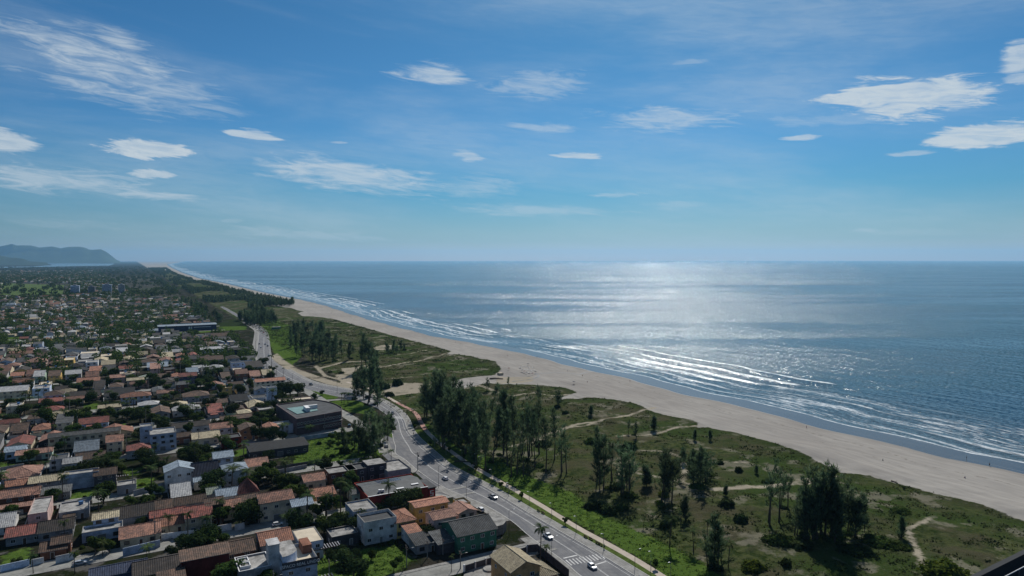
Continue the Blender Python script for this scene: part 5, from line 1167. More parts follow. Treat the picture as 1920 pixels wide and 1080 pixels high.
# ---- casuarinas of the dune strip, one by one: (x, base y, top y, type)
DT = {
 'by the road bend': [(672,738,676,'c'),(690,757,668,'c'),(664,735,692,'c'),(712,752,686,'c'),(700,742,700,'c'),(681,748,690,'c'),(668,752,704,'c'),(708,762,712,'c')],
 'between side street and plaza': [(685,838,768,'c'),(702,846,758,'c'),(664,842,785,'c'),(720,826,768,'c'),(735,808,770,'c'),(645,846,800,'c'),(672,850,780,'c'),(700,858,790,'c'),(712,836,776,'c')],
 'in the grove beyond the bend': [(545,652,610,'c'),(556,668,622,'c'),(572,668,620,'c'),(585,675,624,'c'),(598,678,628,'c'),(612,674,630,'c'),(628,676,632,'c'),(640,668,634,'c'),(655,674,640,'c'),(552,632,600,'c'),(560,625,596,'c'),(566,642,604,'c'),(577,648,606,'c'),(590,655,612,'c'),(604,655,616,'c'),(618,652,612,'c'),(606,622,598,'c'),(570,615,594,'c'),(630,655,625,'c'),(662,662,645,'c'),(603,640,604,'y'),(592,630,604,'c'),(585,620,600,'c')],
 'standing tall in mid dune': [(687,692,620,'c'),(698,690,640,'c'),(680,694,648,'s'),(706,700,655,'c')],
 'in the small clump near the beach': [(727,662,640,'c'),(738,660,636,'c'),(750,655,634,'c'),(758,655,642,'c'),(744,664,646,'c')],
 'in the dense central grove': [(800,782,704,'c'),(812,792,690,'c'),(826,800,688,'c'),(838,806,698,'c'),(850,812,700,'c'),(866,812,712,'c'),(818,775,690,'c'),(842,826,716,'c'),(860,832,724,'c'),(880,832,714,'c'),(832,842,736,'c'),(898,846,730,'c'),(872,850,742,'c'),(908,850,742,'s'),(930,840,722,'s'),(944,852,730,'c'),(925,868,765,'s'),(962,852,736,'s'),(950,872,762,'s'),(978,852,738,'s'),(990,862,752,'s'),(1010,852,742,'s'),(1002,876,770,'s'),(1040,862,762,'s'),(1024,885,780,'s'),(1062,888,790,'s'),(890,872,770,'c'),(910,884,790,'s'),(968,890,792,'s'),(852,790,702,'c'),(884,806,722,'c'),(916,812,716,'s')],
 'on the dune tongue facing the stream': [(1010,758,720,'s'),(1045,762,726,'c'),(912,735,706,'s'),(952,728,706,'s'),(1108,778,760,'y')],
 'along the dune footpaths': [(1120,905,798,'s'),(1131,918,812,'c'),(1165,915,818,'s'),(1178,932,826,'c'),(1148,902,820,'s'),(1240,945,833,'c'),(1246,932,842,'c'),(1271,896,838,'s'),(1212,912,874,'y'),(1192,822,790,'c'),(1226,806,780,'y'),(1178,814,786,'s'),(1302,826,806,'y'),(1332,826,808,'y')],
 'in the dark pair above the sandy hollow': [(1300,905,842,'c'),(1312,915,832,'c'),(1322,905,836,'c'),(1330,895,842,'c'),(1282,868,840,'y'),(1296,888,846,'c')],
 'beside the wide sandy track': [(1440,980,858,'s'),(1476,955,880,'s'),(1462,968,900,'s'),(1418,888,876,'y'),(1284,976,934,'y'),(1360,930,910,'y')],
 'in the big clump nearest the beach': [(1500,992,908,'c'),(1514,1002,888,'c'),(1530,1010,872,'c'),(1545,1008,853,'c'),(1560,1010,868,'c'),(1575,1004,882,'c'),(1590,1000,900,'c'),(1604,1006,918,'c'),(1620,998,930,'c'),(1538,992,878,'c'),(1508,1012,920,'c'),(1566,1018,900,'c'),(1490,1004,935,'s'),(1690,1008,970,'y')],
 'beside the promenade lawn': [(1340,1068,958,'c'),(1326,1060,990,'c'),(1352,1052,985,'s')],
}
KW = {'c': 'dense dark', 's': 'sparse see-through', 'y': 'young conical'}
for place, lst in DT.items():
    lst = sorted(lst, key=lambda a: a[0])
    for i, (px, py, ty, k) in enumerate(lst):
        x, y = from_base(px, py); hh = max(3.5, (py - ty) * math.hypot(y, 0) / F * .94)
        pr = random.choice({'c': CAS, 's': SPA, 'y': YNG}[k])
        plant('casuarina_tree', pr, x, y, hh, 8. if k == 'y' else 20., label=f"{'tall' if hh > 18 else 'medium' if hh > 10 else 'small'} {KW[k]} casuarina {place}, {ordinal(i + 1)} from the left", group='casuarinas on the dunes', wide=random.uniform(.9, 1.15) * (1.25 if hh < 14 and k != 'y' else 1))
# understory shrubs below the pines
ru = random.Random(77); ui = 0
for place, lst in DT.items():
    for (px, py, ty, k) in lst:
        if k == 'y' or ru.random() > .55 or py < 640: continue
        x, y = from_base(px + ru.uniform(-10, 10), py + ru.uniform(-4, 3)); ui += 1; R_ = ru.uniform(1.2, 3.4)
        j_ = ru.choice((0, 1, 1, 2)); r = plant('bush', BSH[j_], x, y, 1, 1., label=f"{'broad' if R_ > 2.3 else 'small'} pine-shade shrub {place}, {ordinal(ui)} of them", cat='bush', group='undergrowth below the pines'); r.scale = (R_ / 2, R_ / 2, R_ * .38)
# ---- belt of casuarinas along the far shore
rb_ = random.Random(5); cnt = 0; belt = []
for q in np.arange(1090, 9000, 11.):
    edge = float(np.interp(q, WQ, WP)) - 62 - (15 if q < 1500 else 0)
    p = 152.
    while p < edge and not (q < 1480 and p > 204):
        dn = vnoise(np.array([p / 55]), np.array([q / 140]), 9)[0]
        if dn > (.46 if q < 2600 else .57) or (p > edge - 24 and dn > .30): belt.append((p + rb_.uniform(-3, 3), q + rb_.uniform(-5, 5)))
        p += rb_.uniform(7, 13) * (1 if q < 3000 else 1.5)
for q in np.arange(1150, 4000, 16.):
    if vnoise(np.array([q / 130]), np.array([2.]), 3)[0] > .35: belt.append((rb_.uniform(96, 122), q))
def in_view(x, y): return y > 0 and -60 < 960 + x / y * F < 1980
belt = [(p, q) for p, q in belt if in_view(*XY(p, q))]; belt.sort(key=lambda a: a[1])
NB = 150; bi = 0
for (p, q) in belt[:NB]:
    x, y = XY(p, q); hh = rb_.uniform(10, 19); bi += 1
    plant('casuarina_tree', rb_.choice(CAS), x, y, hh, label=f"{'tall' if hh > 21 else 'medium'} casuarina in the far beach belt, {ordinal(bi)} from its near end" if bi < 100 else f"{'tall' if hh > 21 else 'medium'} casuarina deep in the far beach belt, {ordinal(bi - 99)} past the middle", group='casuarinas of the far beach belt', wide=1.25)
def blobs(name, pts, mat, per, sz, seed, thin=False):
    rng = np.random.default_rng(seed); n = len(pts); P = np.array([(a[0], a[1], a[2]) for a in pts]); Rr = np.array([a[3] for a in pts]); Hh = np.array([a[4] for a in pts])
    u = rng.normal(size=(n, per, 3)); u /= np.linalg.norm(u, axis=2)[..., None]; rad = rng.uniform(.3, 1, (n, per, 1)) ** .45
    c = P[:, None, :] + np.stack([u[..., 0] * Rr[:, None], u[..., 1] * Rr[:, None], (u[..., 2] * .5 + .5) * Hh[:, None]], -1) * np.concatenate([rad, rad, np.ones_like(rad)], -1)
    taper = 1 - .75 * ((c[..., 2] - P[:, None, 2]) / Hh[:, None]) ** 1.6 if thin else 1.0
    if thin: c[..., :2] = P[:, None, :2] + (c[..., :2] - P[:, None, :2]) * taper[..., None]
    c = c.reshape(-1, 3); V = leafquads(c, u.reshape(-1, 3) + rng.normal(size=c.shape) * .5, np.repeat(sz * Rr / 4, per) * rng.uniform(.6, 1.1, len(c)), rng)
    return tag(link(name, np_mesh(name, V, np.arange(len(V)).reshape(-1, 4), mat)), kind='stuff')
pts = []
for (p, q) in belt[NB:]: x, y = XY(p, q); pts.append((x, y, 0.5, rb_.uniform(3.5, 6), rb_.uniform(7, 14)))
blobs('far_casuarina_wood', pts, L_cas, 70, 1.5, 6, True); print('belt', len(belt))
# ---- trees between the houses
rt = random.Random(21); FA = np.array(FOOT); TT = []
def clear(p, q, m=1.5): return not np.any((FA[:, 0] - m < p) & (FA[:, 1] + m > p) & (FA[:, 2] - m < q) & (FA[:, 3] + m > q))
STL = [ST0 + STEP * k for k in range(-1, 130)]
def off_street(q): return abs(((q - ST0 + STEP / 2) % STEP) - STEP / 2) > 4.6
for (p0, p1, q0, q1) in SPARE:
    for _ in range(rt.choice((2, 3, 4))): TT.append((rt.uniform(p0, p1), rt.uniform(q0, q1)))
q = 225.
while q < 6500:
    stepq = 9.5 if q < 1500 else 13
    p = 108.
    while p > pleft(q):
        if rt.random() < (.62 if q < 900 else .42): TT.append((p + rt.uniform(-3, 3), q + rt.uniform(-4, 4)))
        p -= rt.uniform(6, 13) * (1 if q < 1500 else 1.35)
    q += stepq * (1 if q < 900 else 1.25)
# hand-placed town trees: px, base, height, type
HT = [(95,945,8,'b','round mango-like tree filling the garden corner above the second street'),(117,938,9,'p','palm among the garden trees beside the lawn wall'),(178,1040,7,'b','dark garden tree in front of the cream corrugated roof'),(205,1035,6,'b','bright-topped garden tree beside the orange-red house wall'),(192,1043,6,'p','small palm below the flat terrace building'),
 (461,985,9,'b','rounded dense tree in front of the terracotta roof on the near street'),(413,990,9,'p','palm behind the garden wall, left of the rounded tree'),(387,1003,8,'p','bright palm over the street wall under the red roof'),(352,1010,8,'p','wide palm beside the near street bend'),(318,1008,8,'p','tall palm at the orange palm-row house'),(340,1030,5,'b','dark low shrub tree at the near street crossing'),(538,1000,8,'p','palm in front of the cream balcony house'),(562,998,8,'p','large palm on the near street next to the canopy'),
 (595,978,8,'b','dark tree at the canopy end of the cream house'),(612,968,9,'b','big dark tree beside the vivid orange roof'),(638,962,11,'p','tallest palm between orange roof and red hall'),(652,958,9,'p','dense palm beside the blue-walled box'),(607,1000,8,'b','dark street tree by the pergola corner'),(480,912,7,'b','dark crown behind the dark red pyramid roof'),(485,905,8,'b','second dark crown behind the dark red pyramid roof'),
 (556,915,7,'b','brownish tree between two terracotta roofs'),(522,912,6,'b','low tree by the second street wall'),(215,878,7,'b','dark tree in the lawn behind the long brown roof'),(185,868,7,'b','bright green garden tree beside the brown roof'),(344,866,8,'b','dark tree clump behind the white gable house'),(362,858,8,'b','dark tree beside the two-storey blue building'),(384,856,7,'b','spreading tree in front of the cream sheet roofs'),
 (487,824,8,'b','dark tree below the ochre gable'),(505,826,8,'b','dark tree in front of the orange gable house'),(530,828,8,'b','dense dark tree beside the lavender block'),(92,800,13,'b','large dark tree behind the long cream block'),(135,800,13,'b','second large dark tree behind the long cream block'),(160,798,9,'b','yellowish tree behind the long cream block roof'),(262,792,8,'b','palm-like dark tree beside the pale blue tower'),
 (388,783,8,'p','palm in the row above the dark-roofed white row, first'),(345,781,8,'p','palm in the row below the white hip roof'),(362,783,8,'p','palm behind the dark-roofed white row'),(435,778,8,'b','tree group beside the small yellow house'),(420,776,8,'p','palm beside the small yellow house'),(452,742,11,'b','dark tall tree left of the narrow blue gable'),(430,738,9,'b','wide tree left of the guesthouse'),(415,742,9,'b','light green wide tree in mid town'),(470,705,12,'b','dark tree behind the guesthouse'),
 (532,744,11,'b','dark bushy tree group beside the avenue, first'),(545,743,12,'b','dark bushy tree group beside the avenue, second'),(558,742,12,'b','dark bushy tree group beside the avenue, third'),(520,742,9,'b','dark bushy tree next to the guesthouse end'),(400,690,9,'b','dark trees in front of the white hip roof'),(590,752,6,'b','small round tree beside the plum block corner'),(604,741,5,'b','small umbrella-shaped tree on the roundabout lawn'),(645,757,7.5,'p','bunch palm on the plaza lawn, left one'),(652,755,8,'p','bunch palm on the plaza lawn, middle one'),(640,756,7,'p','bunch palm on the plaza lawn, outer one'),
 (531,705,6,'p','palm beside the avenue near the guesthouse'),(628,1060,6,'b','dense shrub tree at the left of the near lawn'),(648,1052,5,'b','grey-green shrub tree on the near lawn'),(668,1062,5,'b','bushy tree in the middle of the near lawn'),(696,1050,4,'b','low bushy tree near the lawn centre'),(738,1072,4,'b','dark shrub at the bottom of the near lawn'),(1013,1054,10,'p','tall palm at the avenue wall beside the brown house'),(1022,1052,6,'p','short palm beside the avenue wall'),(846,1072,4.5,'p','young palm at the edge of the plaza street'),
 (30,1062,3,'b','low shrub in the walled lawn'),(62,1075,6,'p','palm at the bottom street corner'),(140,1075,6,'p','dark palm in the bottom street')]
for i, (px, py, hh, k, lab) in enumerate(HT):
    x, y = W(px, py, 0); pr = random.choice(BRD if k == 'b' else PLM)
    plant('broadleaf_tree' if k == 'b' else 'palm_tree', pr, x, y, hh, 8. if k == 'b' else 9., 0., lab, group='trees of the seaside town')
# bushy overgrown field
for i in range(16):
    px, py = rt.uniform(590, 705), rt.uniform(822, 852); x, y = W(px, py, 0)
    plant('broadleaf_tree', rt.choice(BRD[:1] + BRD[2:3]), x, y, rt.uniform(3, 5.5), 8., 0., f"low bright tree in the overgrown field by the plum block, {ordinal(i + 1)} of its thicket", group='trees of the seaside town')
TT = [(p, q) for (p, q) in TT if clear(p, q) and off_street(q) and in_view(*XY(p, q)) and on_grid_ok(p, q)]
TT.sort(key=lambda a: a[1]); ind = TT[:330]; cntr = {}
for (p, q) in ind:
    x, y = XY(p, q); k = 'p' if rt.random() < .25 else 'b'; kk = street_of(q); cntr[(kk, k)] = cntr.get((kk, k), 0) + 1
    hh = rt.uniform(4, 9.5) if k == 'b' else rt.uniform(6, 11)
    plant('broadleaf_tree' if k == 'b' else 'palm_tree', rt.choice(BRD if k == 'b' else PLM), x, y, hh, 8. if k == 'b' else 9., 0.,
          f"{'tall' if hh > 7.5 else 'small'} {'leafy' if k == 'b' else 'feathery palm'} tree between houses of street row {ordinal(kk + 1)}, {ordinal(cntr[(kk, k)])} inland", group='trees of the seaside town', wide=rt.uniform(.9, 1.3))
pts = []
for (p, q) in TT[330:]: x, y = XY(p, q); hh = rt.uniform(5, 11); pts.append((x, y, 0.6, rt.uniform(2.6, 5), hh))
print('town trees', len(TT)); blobs('distant_garden_trees', pts, L_brd, 90, 1.0, 8)
# low shrubs in the nearest yards
nb_ = 0
for _ in range(4000):
    q = 205 + 330 * rt.random(); p = pleft(q) + rt.random() * (106 - pleft(q))
    if nb_ >= 110: break
    if clear(p, q, .3) and off_street(q) and in_view(*XY(p, q)) and HOR + H / XY(p, q)[1] * F < 1130:
        nb_ += 1; x, y = XY(p, q); b_ = rt.choice(BSH); r = plant('bush', b_, x, y, 1, 1., 0., f"{'low' if nb_ % 2 else 'small'} yard shrub {'' if nb_ < 90 else 'farther '}between town houses, {ordinal(nb_ if nb_ < 90 else nb_ - 89)} of the yard shrubs", 'bush', 'shrubs in the town yards'); k_ = rt.uniform(.45, 1.0); r.scale = (k_, k_, k_ * rt.uniform(.7, 1.2))
# far plain: woods beyond the town
pts = []
for _ in range(1100):
    q = 2000 + 9000 * rt.random() ** 1.2; p = pleft(q) + rt.random() * (110 - pleft(q)); x, y = XY(p, q)
    if in_view(x, y): pts.append((x, y, .6, rt.uniform(5, 11), rt.uniform(7, 15)))
blobs('distant_garden_wood', pts, L_brd, 50, 1.3, 9)
# ---- dune bushes and young palms
for i, (px, py, R_, Hh, mt, lab) in enumerate([(1776,1085,7.5,5,0,'large round bright green bush beside the high-rise roof'),(1412,1066,4.2,2.6,0,'rounded yellow-green bush near the bottom of the dunes'),(1388,978,3.2,2.6,2,'dark round bush below the sandy track'),(1362,948,3.6,2.4,2,'dark bush above the other dark round one'),(1474,1060,2.0,2.2,2,'small dark pointed bush at the lower dunes'),
    (1110,952,4,2.6,2,'dark bush at the lawn edge below the sparse trees'),(1140,962,4,3,2,'second dark bush at the lawn edge'),(1165,955,3,2.2,1,'bush under the sparse pines'),(640,700,3,2,1,'bush on bare sand beside the bend'),(619,698,2.4,1.6,1,'low bush on the sandy patch'),(722,728,5,4,2,'dark bush clump by the sandy crossing'),(745,722,5,5,2,'dark tall bush above the sandy crossing'),(730,742,4,3,2,'bush between path and bend'),
    (800,752,6,3,0,'bright spreading bush west of the grove'),(820,748,7,3,1,'spreading green bush before the grove'),(842,760,7,3.5,0,'bright bush at the grove foot'),(1020,835,5,2.6,2,'dark bush in the hollow of the grove'),(1110,830,5,2.6,1,'bush near the forked footpath'),(1180,840,5,2.8,2,'dark bush beside the forked footpath'),(1640,1020,7,2.4,1,'wide spreading bush right of the big clump'),(1600,1035,6,2,2,'flat dark bush below the big clump'),(1460,1015,6,2,1,'green bush left of the big clump'),(1500,1025,5,2,2,'dark bush at the foot of the big clump'),(1680,1028,5,2,1,'low bush at the track bend'),
    (1060,775,2.5,1.8,2,'small bush on the dune tongue'),(1350,870,2.2,1.6,2,'bush in the open dune meadow'),(1385,885,2,2.5,2,'lone dark shrub in the dune meadow'),(1440,905,3,1.8,1,'shrub by the sandy track end'),(1245,990,2,2,1,'shrub among the young palms'),(1690,960,4,1.6,1,'green mound at the beach edge')]):
    x, y = from_base(px, py); pr = BSH[mt]; b0 = [2., 2.4, 1.7][mt]; r = plant('bush', pr, x, y, 1, 1., label=lab, cat='bush', group='bushes on the dunes'); r.scale = (R_ / b0, R_ / b0, Hh / [2., 1.7, 1.5][mt])
for i, (px, py, hh, lab) in enumerate([(1300,1034,9,'tall leaning palm beside the promenade lawn'),(1255,1026,10,'slim tall palm at the lawn ditch'),(1224,980,4,'young palm in the yellow grass'),(1206,990,3.5,'smallest young palm in the yellow grass'),(1365,1064,8,'palm behind the casuarinas beside the lawn'),(1326,1020,7,'palm with drooping fronds left of the casuarina pair'),(1275,985,4,'low palm beside the young conical tree')]):
    x, y = from_base(px, py); plant('palm_tree', random.choice(PLM), x, y, hh, 9., label=lab, group='palms in the dunes')
# young street trees on the verge
for i, (px, py) in enumerate([(939,916),(977,936),(1060,984),(892,884),(868,862),(778,805),(843,848),(1228,1066),(806,836)]):
    x, y = W(px, py, .1); plant('broadleaf_tree', BRD[4], x, y, 3.2, 7.5, .1, f"staked sapling on the promenade verge, {ordinal(i + 1)} listed from the bench side" if 0 else f"young sapling on the promenade verge, {ordinal(i + 1)} of the row", group='saplings on the verge')
# ---- scrub and grass tufts (nobody could count them)
def scatter(name, n, test, mat, smin, smax, seed, X0, X1, Y0, Y1, flat=.5):
    rng = np.random.default_rng(seed); x = rng.uniform(0, 1, n); y = Y0 + (Y1 - Y0) * rng.uniform(0, 1, n) ** 1.5; x = (X0 + (X1 - X0) * x); keep = test(x, y); x, y = x[keep], y[keep]; z = hgt(x, y); m = len(x)
    k = 5; s = rng.uniform(smin, smax, m) * (1 + y / 900); s = np.repeat(s, k); P = np.repeat(np.stack([x, y, z], -1), k, 0) + rng.normal(size=(m * k, 3)) * s[:, None] * np.array([.9, .9, .22]) + np.stack([0 * s, 0 * s, s * .3], -1)
    N = rng.normal(size=P.shape) * .6 + np.array([0, -.2, .7]); V = leafquads(P, N, s * rng.uniform(.4, .8, len(s)), rng)
    return tag(link(name, np_mesh(name, V, np.arange(len(V)).reshape(-1, 4), mat)), kind='stuff')
PATHW = [(np.array([W(*q) for q in pts]), hw) for pts, hw in PATHS]; SANDW = [pxpoly(s) for s in SAND]; LUSHW = [pxpoly(s) for s in LUSH[:5]]
def t_dune(x, y):
    p, q = PQ(x, y); ok = (p > 150) & (sd_poly(x, y, VEGW) > 1.0)
    for L, hw in PATHW: ok &= sd_line(x, y, L, hw + 1.2) < 0
    for s in SANDW: ok &= sd_poly(x, y, s) < -1
    for s in LUSHW[:1]: ok &= sd_poly(x, y, s) < 0
    nn = vnoise(x / 9, y / 9, 7) * .6 + vnoise(x / 3, y / 3, 8) * .4
    return ok & (nn > .52) & in_v(x, y)
def in_v(x, y): return (y > 120) & (x / y < .82) & (x / y > -.8)
scatter('dune_scrub', 150000, t_dune, L_scr, .18, .62, 3, -420, 330, 125, 1100)
def t_lush(x, y):
    ok = np.zeros(len(x), bool)
    for s in [LUSHW[0], LUSHW[4]] + [pxpoly(LUSH[i]) for i in (9, 10, 11)]: ok |= sd_poly(x, y, s) > -1.5
    p, q = PQ(x, y)
    return ok & in_v(x, y) & ((p > 146) | (p < 118))
scatter('lush_grass', 150000, t_lush, L_tuft, .15, .45, 4, -420, 140, 125, 1000)
# ---------------------------------------------------------------- vehicles
def loft(secs, m=0):
    """secs: (x, [(y,z)...] half outline from bottom centre to top centre) mirrored"""
    mb = MB(); rings = []
    for x, half in secs:
        ring = half + [(-y, z) for y, z in reversed(half) if abs(y) > 1e-6]; rings.append(len(mb.v)); mb.v += [(x, y, z) for y, z in ring]; n = len(ring)
    for a in range(len(rings) - 1):
        for k in range(n): k2 = (k + 1) % n; mb.f.append((rings[a]+k, rings[a]+k2, rings[a+1]+k2, rings[a+1]+k)); mb.m.append(m)
    mb.f.append(tuple(rings[0] + k for k in reversed(range(n)))); mb.f.append(tuple(rings[-1] + k for k in range(n))); mb.m += [m, m]; return mb
def paint(name, c):
    m, t, b = new_mat(name); b.inputs['Base Color'].default_value = (*c, 1); b.inputs['Roughness'].default_value = .28; b.inputs['Specular IOR Level'].default_value = .5; b.inputs['Coat Weight'].default_value = .6; return m
PNT = {'white': paint('white_car_paint', (.62, .63, .64)), 'silver': paint('silver_car_paint', (.34, .35, .37)), 'black': paint('black_car_paint', (.015, .016, .018)), 'red': paint('red_car_paint', (.30, .02, .02)), 'grey': paint('grey_car_paint', (.09, .095, .10)), 'blue': paint('blue_car_paint', (.03, .06, .16))}
m_red = plain('tail_lamp_red', (.35, .01, .01), 0); m_lamp = plain('head_lamp', (.7, .7, .68), 0, rough=.2)
def sec(hw, z0, z1, r=.12): return [(0, z0), (hw * .92, z0), (hw, z0 + r), (hw * 1.0, z1 - r), (hw * .93, z1), (0, z1 + .02)]
WH = MB().tube([(0, -.11, 0), (0, .11, 0)], .33, 16).mesh('tyre', m_black); RI = MB().tube([(0, -.115, 0), (0, .115, 0)], .20, 12).mesh('rim', m_metal)
def car_mesh(kind):
    if kind == 'pickup':
        body = loft([(-2.6, sec(.80, .45, .95)), (-2.5, sec(.86, .38, 1.05)), (-.9, sec(.90, .34, 1.08)), (.9, sec(.90, .32, 1.08)), (1.9, sec(.88, .34, 1.02)), (2.45, sec(.80, .42, .90)), (2.6, sec(.68, .50, .78))]); cab = [(-.95, .76, 1.06), (-.75, .72, 1.62), (-.2, .72, 1.70), (.55, .70, 1.66), (1.25, .74, 1.08)]; wx = (-1.6, 1.65); L = 2.6
    elif kind == 'suv':
        body = loft([(-2.1, sec(.72, .5, .95)), (-2.0, sec(.86, .38, 1.05)), (-.9, sec(.89, .33, 1.06)), (.9, sec(.89, .32, 1.04)), (1.6, sec(.87, .35, .98)), (2.05, sec(.78, .42, .86)), (2.15, sec(.6, .5, .75))]); cab = [(-2.02, .74, 1.04), (-1.80, .70, 1.60), (-.6, .70, 1.68), (.35, .68, 1.62), (1.1, .74, 1.02)]; wx = (-1.3, 1.3); L = 2.12
    else:
        body = loft([(-1.95, sec(.70, .45, .85)), (-1.88, sec(.82, .34, .95)), (-.8, sec(.86, .28, .96)), (.8, sec(.86, .28, .94)), (1.5, sec(.84, .30, .86)), (1.9, sec(.74, .36, .74)), (2.0, sec(.56, .44, .64))]); cab = [(-1.84, .72, .94), (-1.50, .66, 1.36), (-.6, .66, 1.45), (.25, .64, 1.40), (1.05, .72, .93)]; wx = (-1.2, 1.25); L = 1.96
    return body, cab, wx, L
def glasshouse(cab):
    a = MB(); secs = []
    zb = cab[0][2] - .02
    for x, hw, zt in cab[1:-1]: secs.append((x, hw, zt))
    (x0, h0, z0), (x1, h1, z1) = cab[0], cab[-1]
    g = loft([(x0, [(0, zb), (h0, zb), (h0, zb + .01), (0, zb + .02)])] + [(x, [(0, zb), (h0 * .99, zb), (hw - .02, zt - .08), (0, zt - .06)]) for x, hw, zt in secs] + [(x1, [(0, zb), (h1, zb), (h1, zb + .01), (0, zb + .02)])])
    rf = loft([(secs[0][0] + .02, [(0, secs[0][2] - .09), (secs[0][1] - .01, secs[0][2] - .09), (secs[0][1] - .06, secs[0][2] - .02), (0, secs[0][2])])] + [(x, [(0, zt - .09), (hw, zt - .09), (hw - .06, zt - .01), (0, zt + .02)]) for x, hw, zt in secs[1:]])
    return g, rf
def make_car(kind, col, name):
    root = empty(name, (0, 0, 0)); body, cab, wx, L = car_mesh(kind); body.build('body', PNT[col], root, smooth=False); g, rf = glasshouse(cab); g.build('windows', m_glass, root); rf.build('roof_panel', PNT[col], root)
    for x in wx:
        for y in (-.80, .80):
            w_ = link('wheel', WH, root, (x, y, .33)); link('rim', RI, w_)
    for y in (-.6, .6):
        MB().box(-.05, .05, -.16, .16, -.07, .07).build('headlight', m_lamp, root, (L - .06, y, .68)); MB().box(-.04, .04, -.1, .1, -.12, .12).build('tail_light', m_red, root, (-L + .02, y, .8))
    if kind == 'pickup': MB().box(-2.45, -1.0, -.72, .72, 1.08, 1.10).build('cargo_bed', m_black, root)
    return root
AVT = resample(CL_, 800)
def tangent(x, y):
    j = int(np.argmin(np.sum((AVT - np.array([x, y])) ** 2, 1))); j = min(max(j, 1), 798); T = AVT[j+1] - AVT[j-1]; return atan2(T[1], T[0])
CARS = [(834,899,'hatch','white',1,'white hatchback driving beside the red hall'),(924,934,'pickup','silver',0,'silver pickup truck with dark bed on the near avenue'),(1027,1008,'pickup','white',0,'white pickup with black cab top above the crosswalk'),(1110,1065,'hatch','white',0,'white hatchback just past the near crosswalk'),
 (900,958,'suv','white',1,'white van-like car parked behind the green shop roof'),(736,776,'hatch','black',0,'dark car on the bend between the pines'),(583,722,'suv','black',0,'black car on the far side of the roundabout lawn'),(511,694,'hatch','white',1,'white car waiting opposite the guesthouse'),(493,690,'suv','grey',1,'grey car parked at the guesthouse side of the avenue'),(504,668,'suv','black',0,'black car parked at the sandy avenue edge'),
 (497,646,'hatch','black',0,'dark car in the far avenue pair, inner one'),(502,649,'suv','black',0,'dark car in the far avenue pair, seaward one'),(489,652,'hatch','white',1,'white small car below the dark far pair'),(486,645,'hatch','grey',1,'small grey car at the town kerb far up'),(494,624,'hatch','red',0,'reddish car on the farthest avenue bend'),(487,617,'hatch','grey',0,'farthest grey car entering the avenue bend'),(541,712,'hatch','silver',0,'silver car near the sandy verge patches'),(724,838,'hatch','silver',1,'silver car at the side plaza under pines'),(560,728,'hatch','white',1,'white car on the service road start'),
 (478,664,'hatch','white',1,'white car parked on the far pavement, upper'),(474,672,'hatch','black',1,'black car parked on the far pavement, lower'),(655,800,'suv','black',1,'black car parked beside the plum block corner')]
for px, py, kind, col, dr_, lab in CARS:
    x, y = W(px, py, 0); r = make_car(kind, col, 'parked_car' if 'parked' in lab else 'car'); r.location = (x, y, .03); r.rotation_euler = (0, 0, tangent(x, y) + (0 if dr_ else pi)); tag(r, lab, 'pickup truck' if kind == 'pickup' else 'car', 'cars on and beside the avenue')
for i, (px, py) in enumerate([(697,941),(706,939),(722,935),(731,933),(830,1030),(150,1058),(520,985)]):
    x, y = W(px, py, 0); r = make_car('hatch', ['grey','black','black','red','black','silver','white'][i], 'parked_car'); r.location = (x, y, .02); r.rotation_euler = (0, 0, A0 if i != 4 else A0 + 1.5)
    tag(r, ['grey car first in the line below the red hall','black car second in the line below the red hall','black car third in the line below the red hall','dark red car last in the line below the red hall','black car under the grey carport roof','silver car on the nearest town street','white car on the street by the cream balcony house'][i], 'car', 'cars parked in the town streets')
# ---------------------------------------------------------------- poles and lamps
m_pole = plain('concrete_pole', (.17, .165, .155), .2, .8, .9, .1); m_dark = plain('dark_steel', (.035, .037, .04), .2, 1, .6, .3, .3)
def util_pole_parts(h=9.5):
    return [('shaft', MB().tube([(0, 0, -.3), (0, 0, h)], [.20, .12], 8).mesh('shaft', m_pole)), ('crossarm', MB().box(-1.1, 1.1, -.06, .06, h - .7, h - .55).box(-.9, .9, -.06, .06, h - 1.5, h - 1.38).mesh('crossarm', m_wood)),
            ('insulator', MB().tube([(-1, 0, h - .55), (-1, 0, h - .3)], .07, 6).tube([(0, 0, h), (0, 0, h + .2)], .07, 6).tube([(1, 0, h - .55), (1, 0, h - .3)], .07, 6).mesh('insulator', m_metal)), ('lamp_arm', MB().tube([(0, 0, h - 2), (0, -1.3, h - 1.5), (0, -1.9, h - 1.5)], .04, 5).box(-.12, .12, -2.5, -1.8, h - 1.6, h - 1.45).mesh('lamp_arm', m_metal))]
UP = util_pole_parts(); 
def lamp_parts(h, arm, mat): return [('shaft', MB().tube([(0, 0, -.2), (0, 0, h)], [.09, .05], 7).mesh('shaft', mat)), ('arm', MB().tube([(0, 0, h - .1), (arm, 0, h + .15)], .035, 5).mesh('arm', mat)), ('lamp_head', MB().box(arm - .1, arm + .6, -.13, .13, h + .1, h + .2).mesh('lamp_head', m_lamp))]
LPs = lamp_parts(6.0, .5, m_metal); LPt = lamp_parts(10, 1.8, m_dark)
TR = ('transformer', MB().tube([(.45, 0, 7), (.45, 0, 8.1)], .32, 10).mesh('transformer', m_dark))
def post(name, parts, x, y, rz, label, group, cat, sc=1.0, z=0.0):
    r = empty(name, (x, y, z), rz); r.scale = (1, 1, sc)
    for n_, me_ in parts: link(n_, me_, r)
    return tag(r, label, cat, group)
G1 = 'tall poles along the avenue'
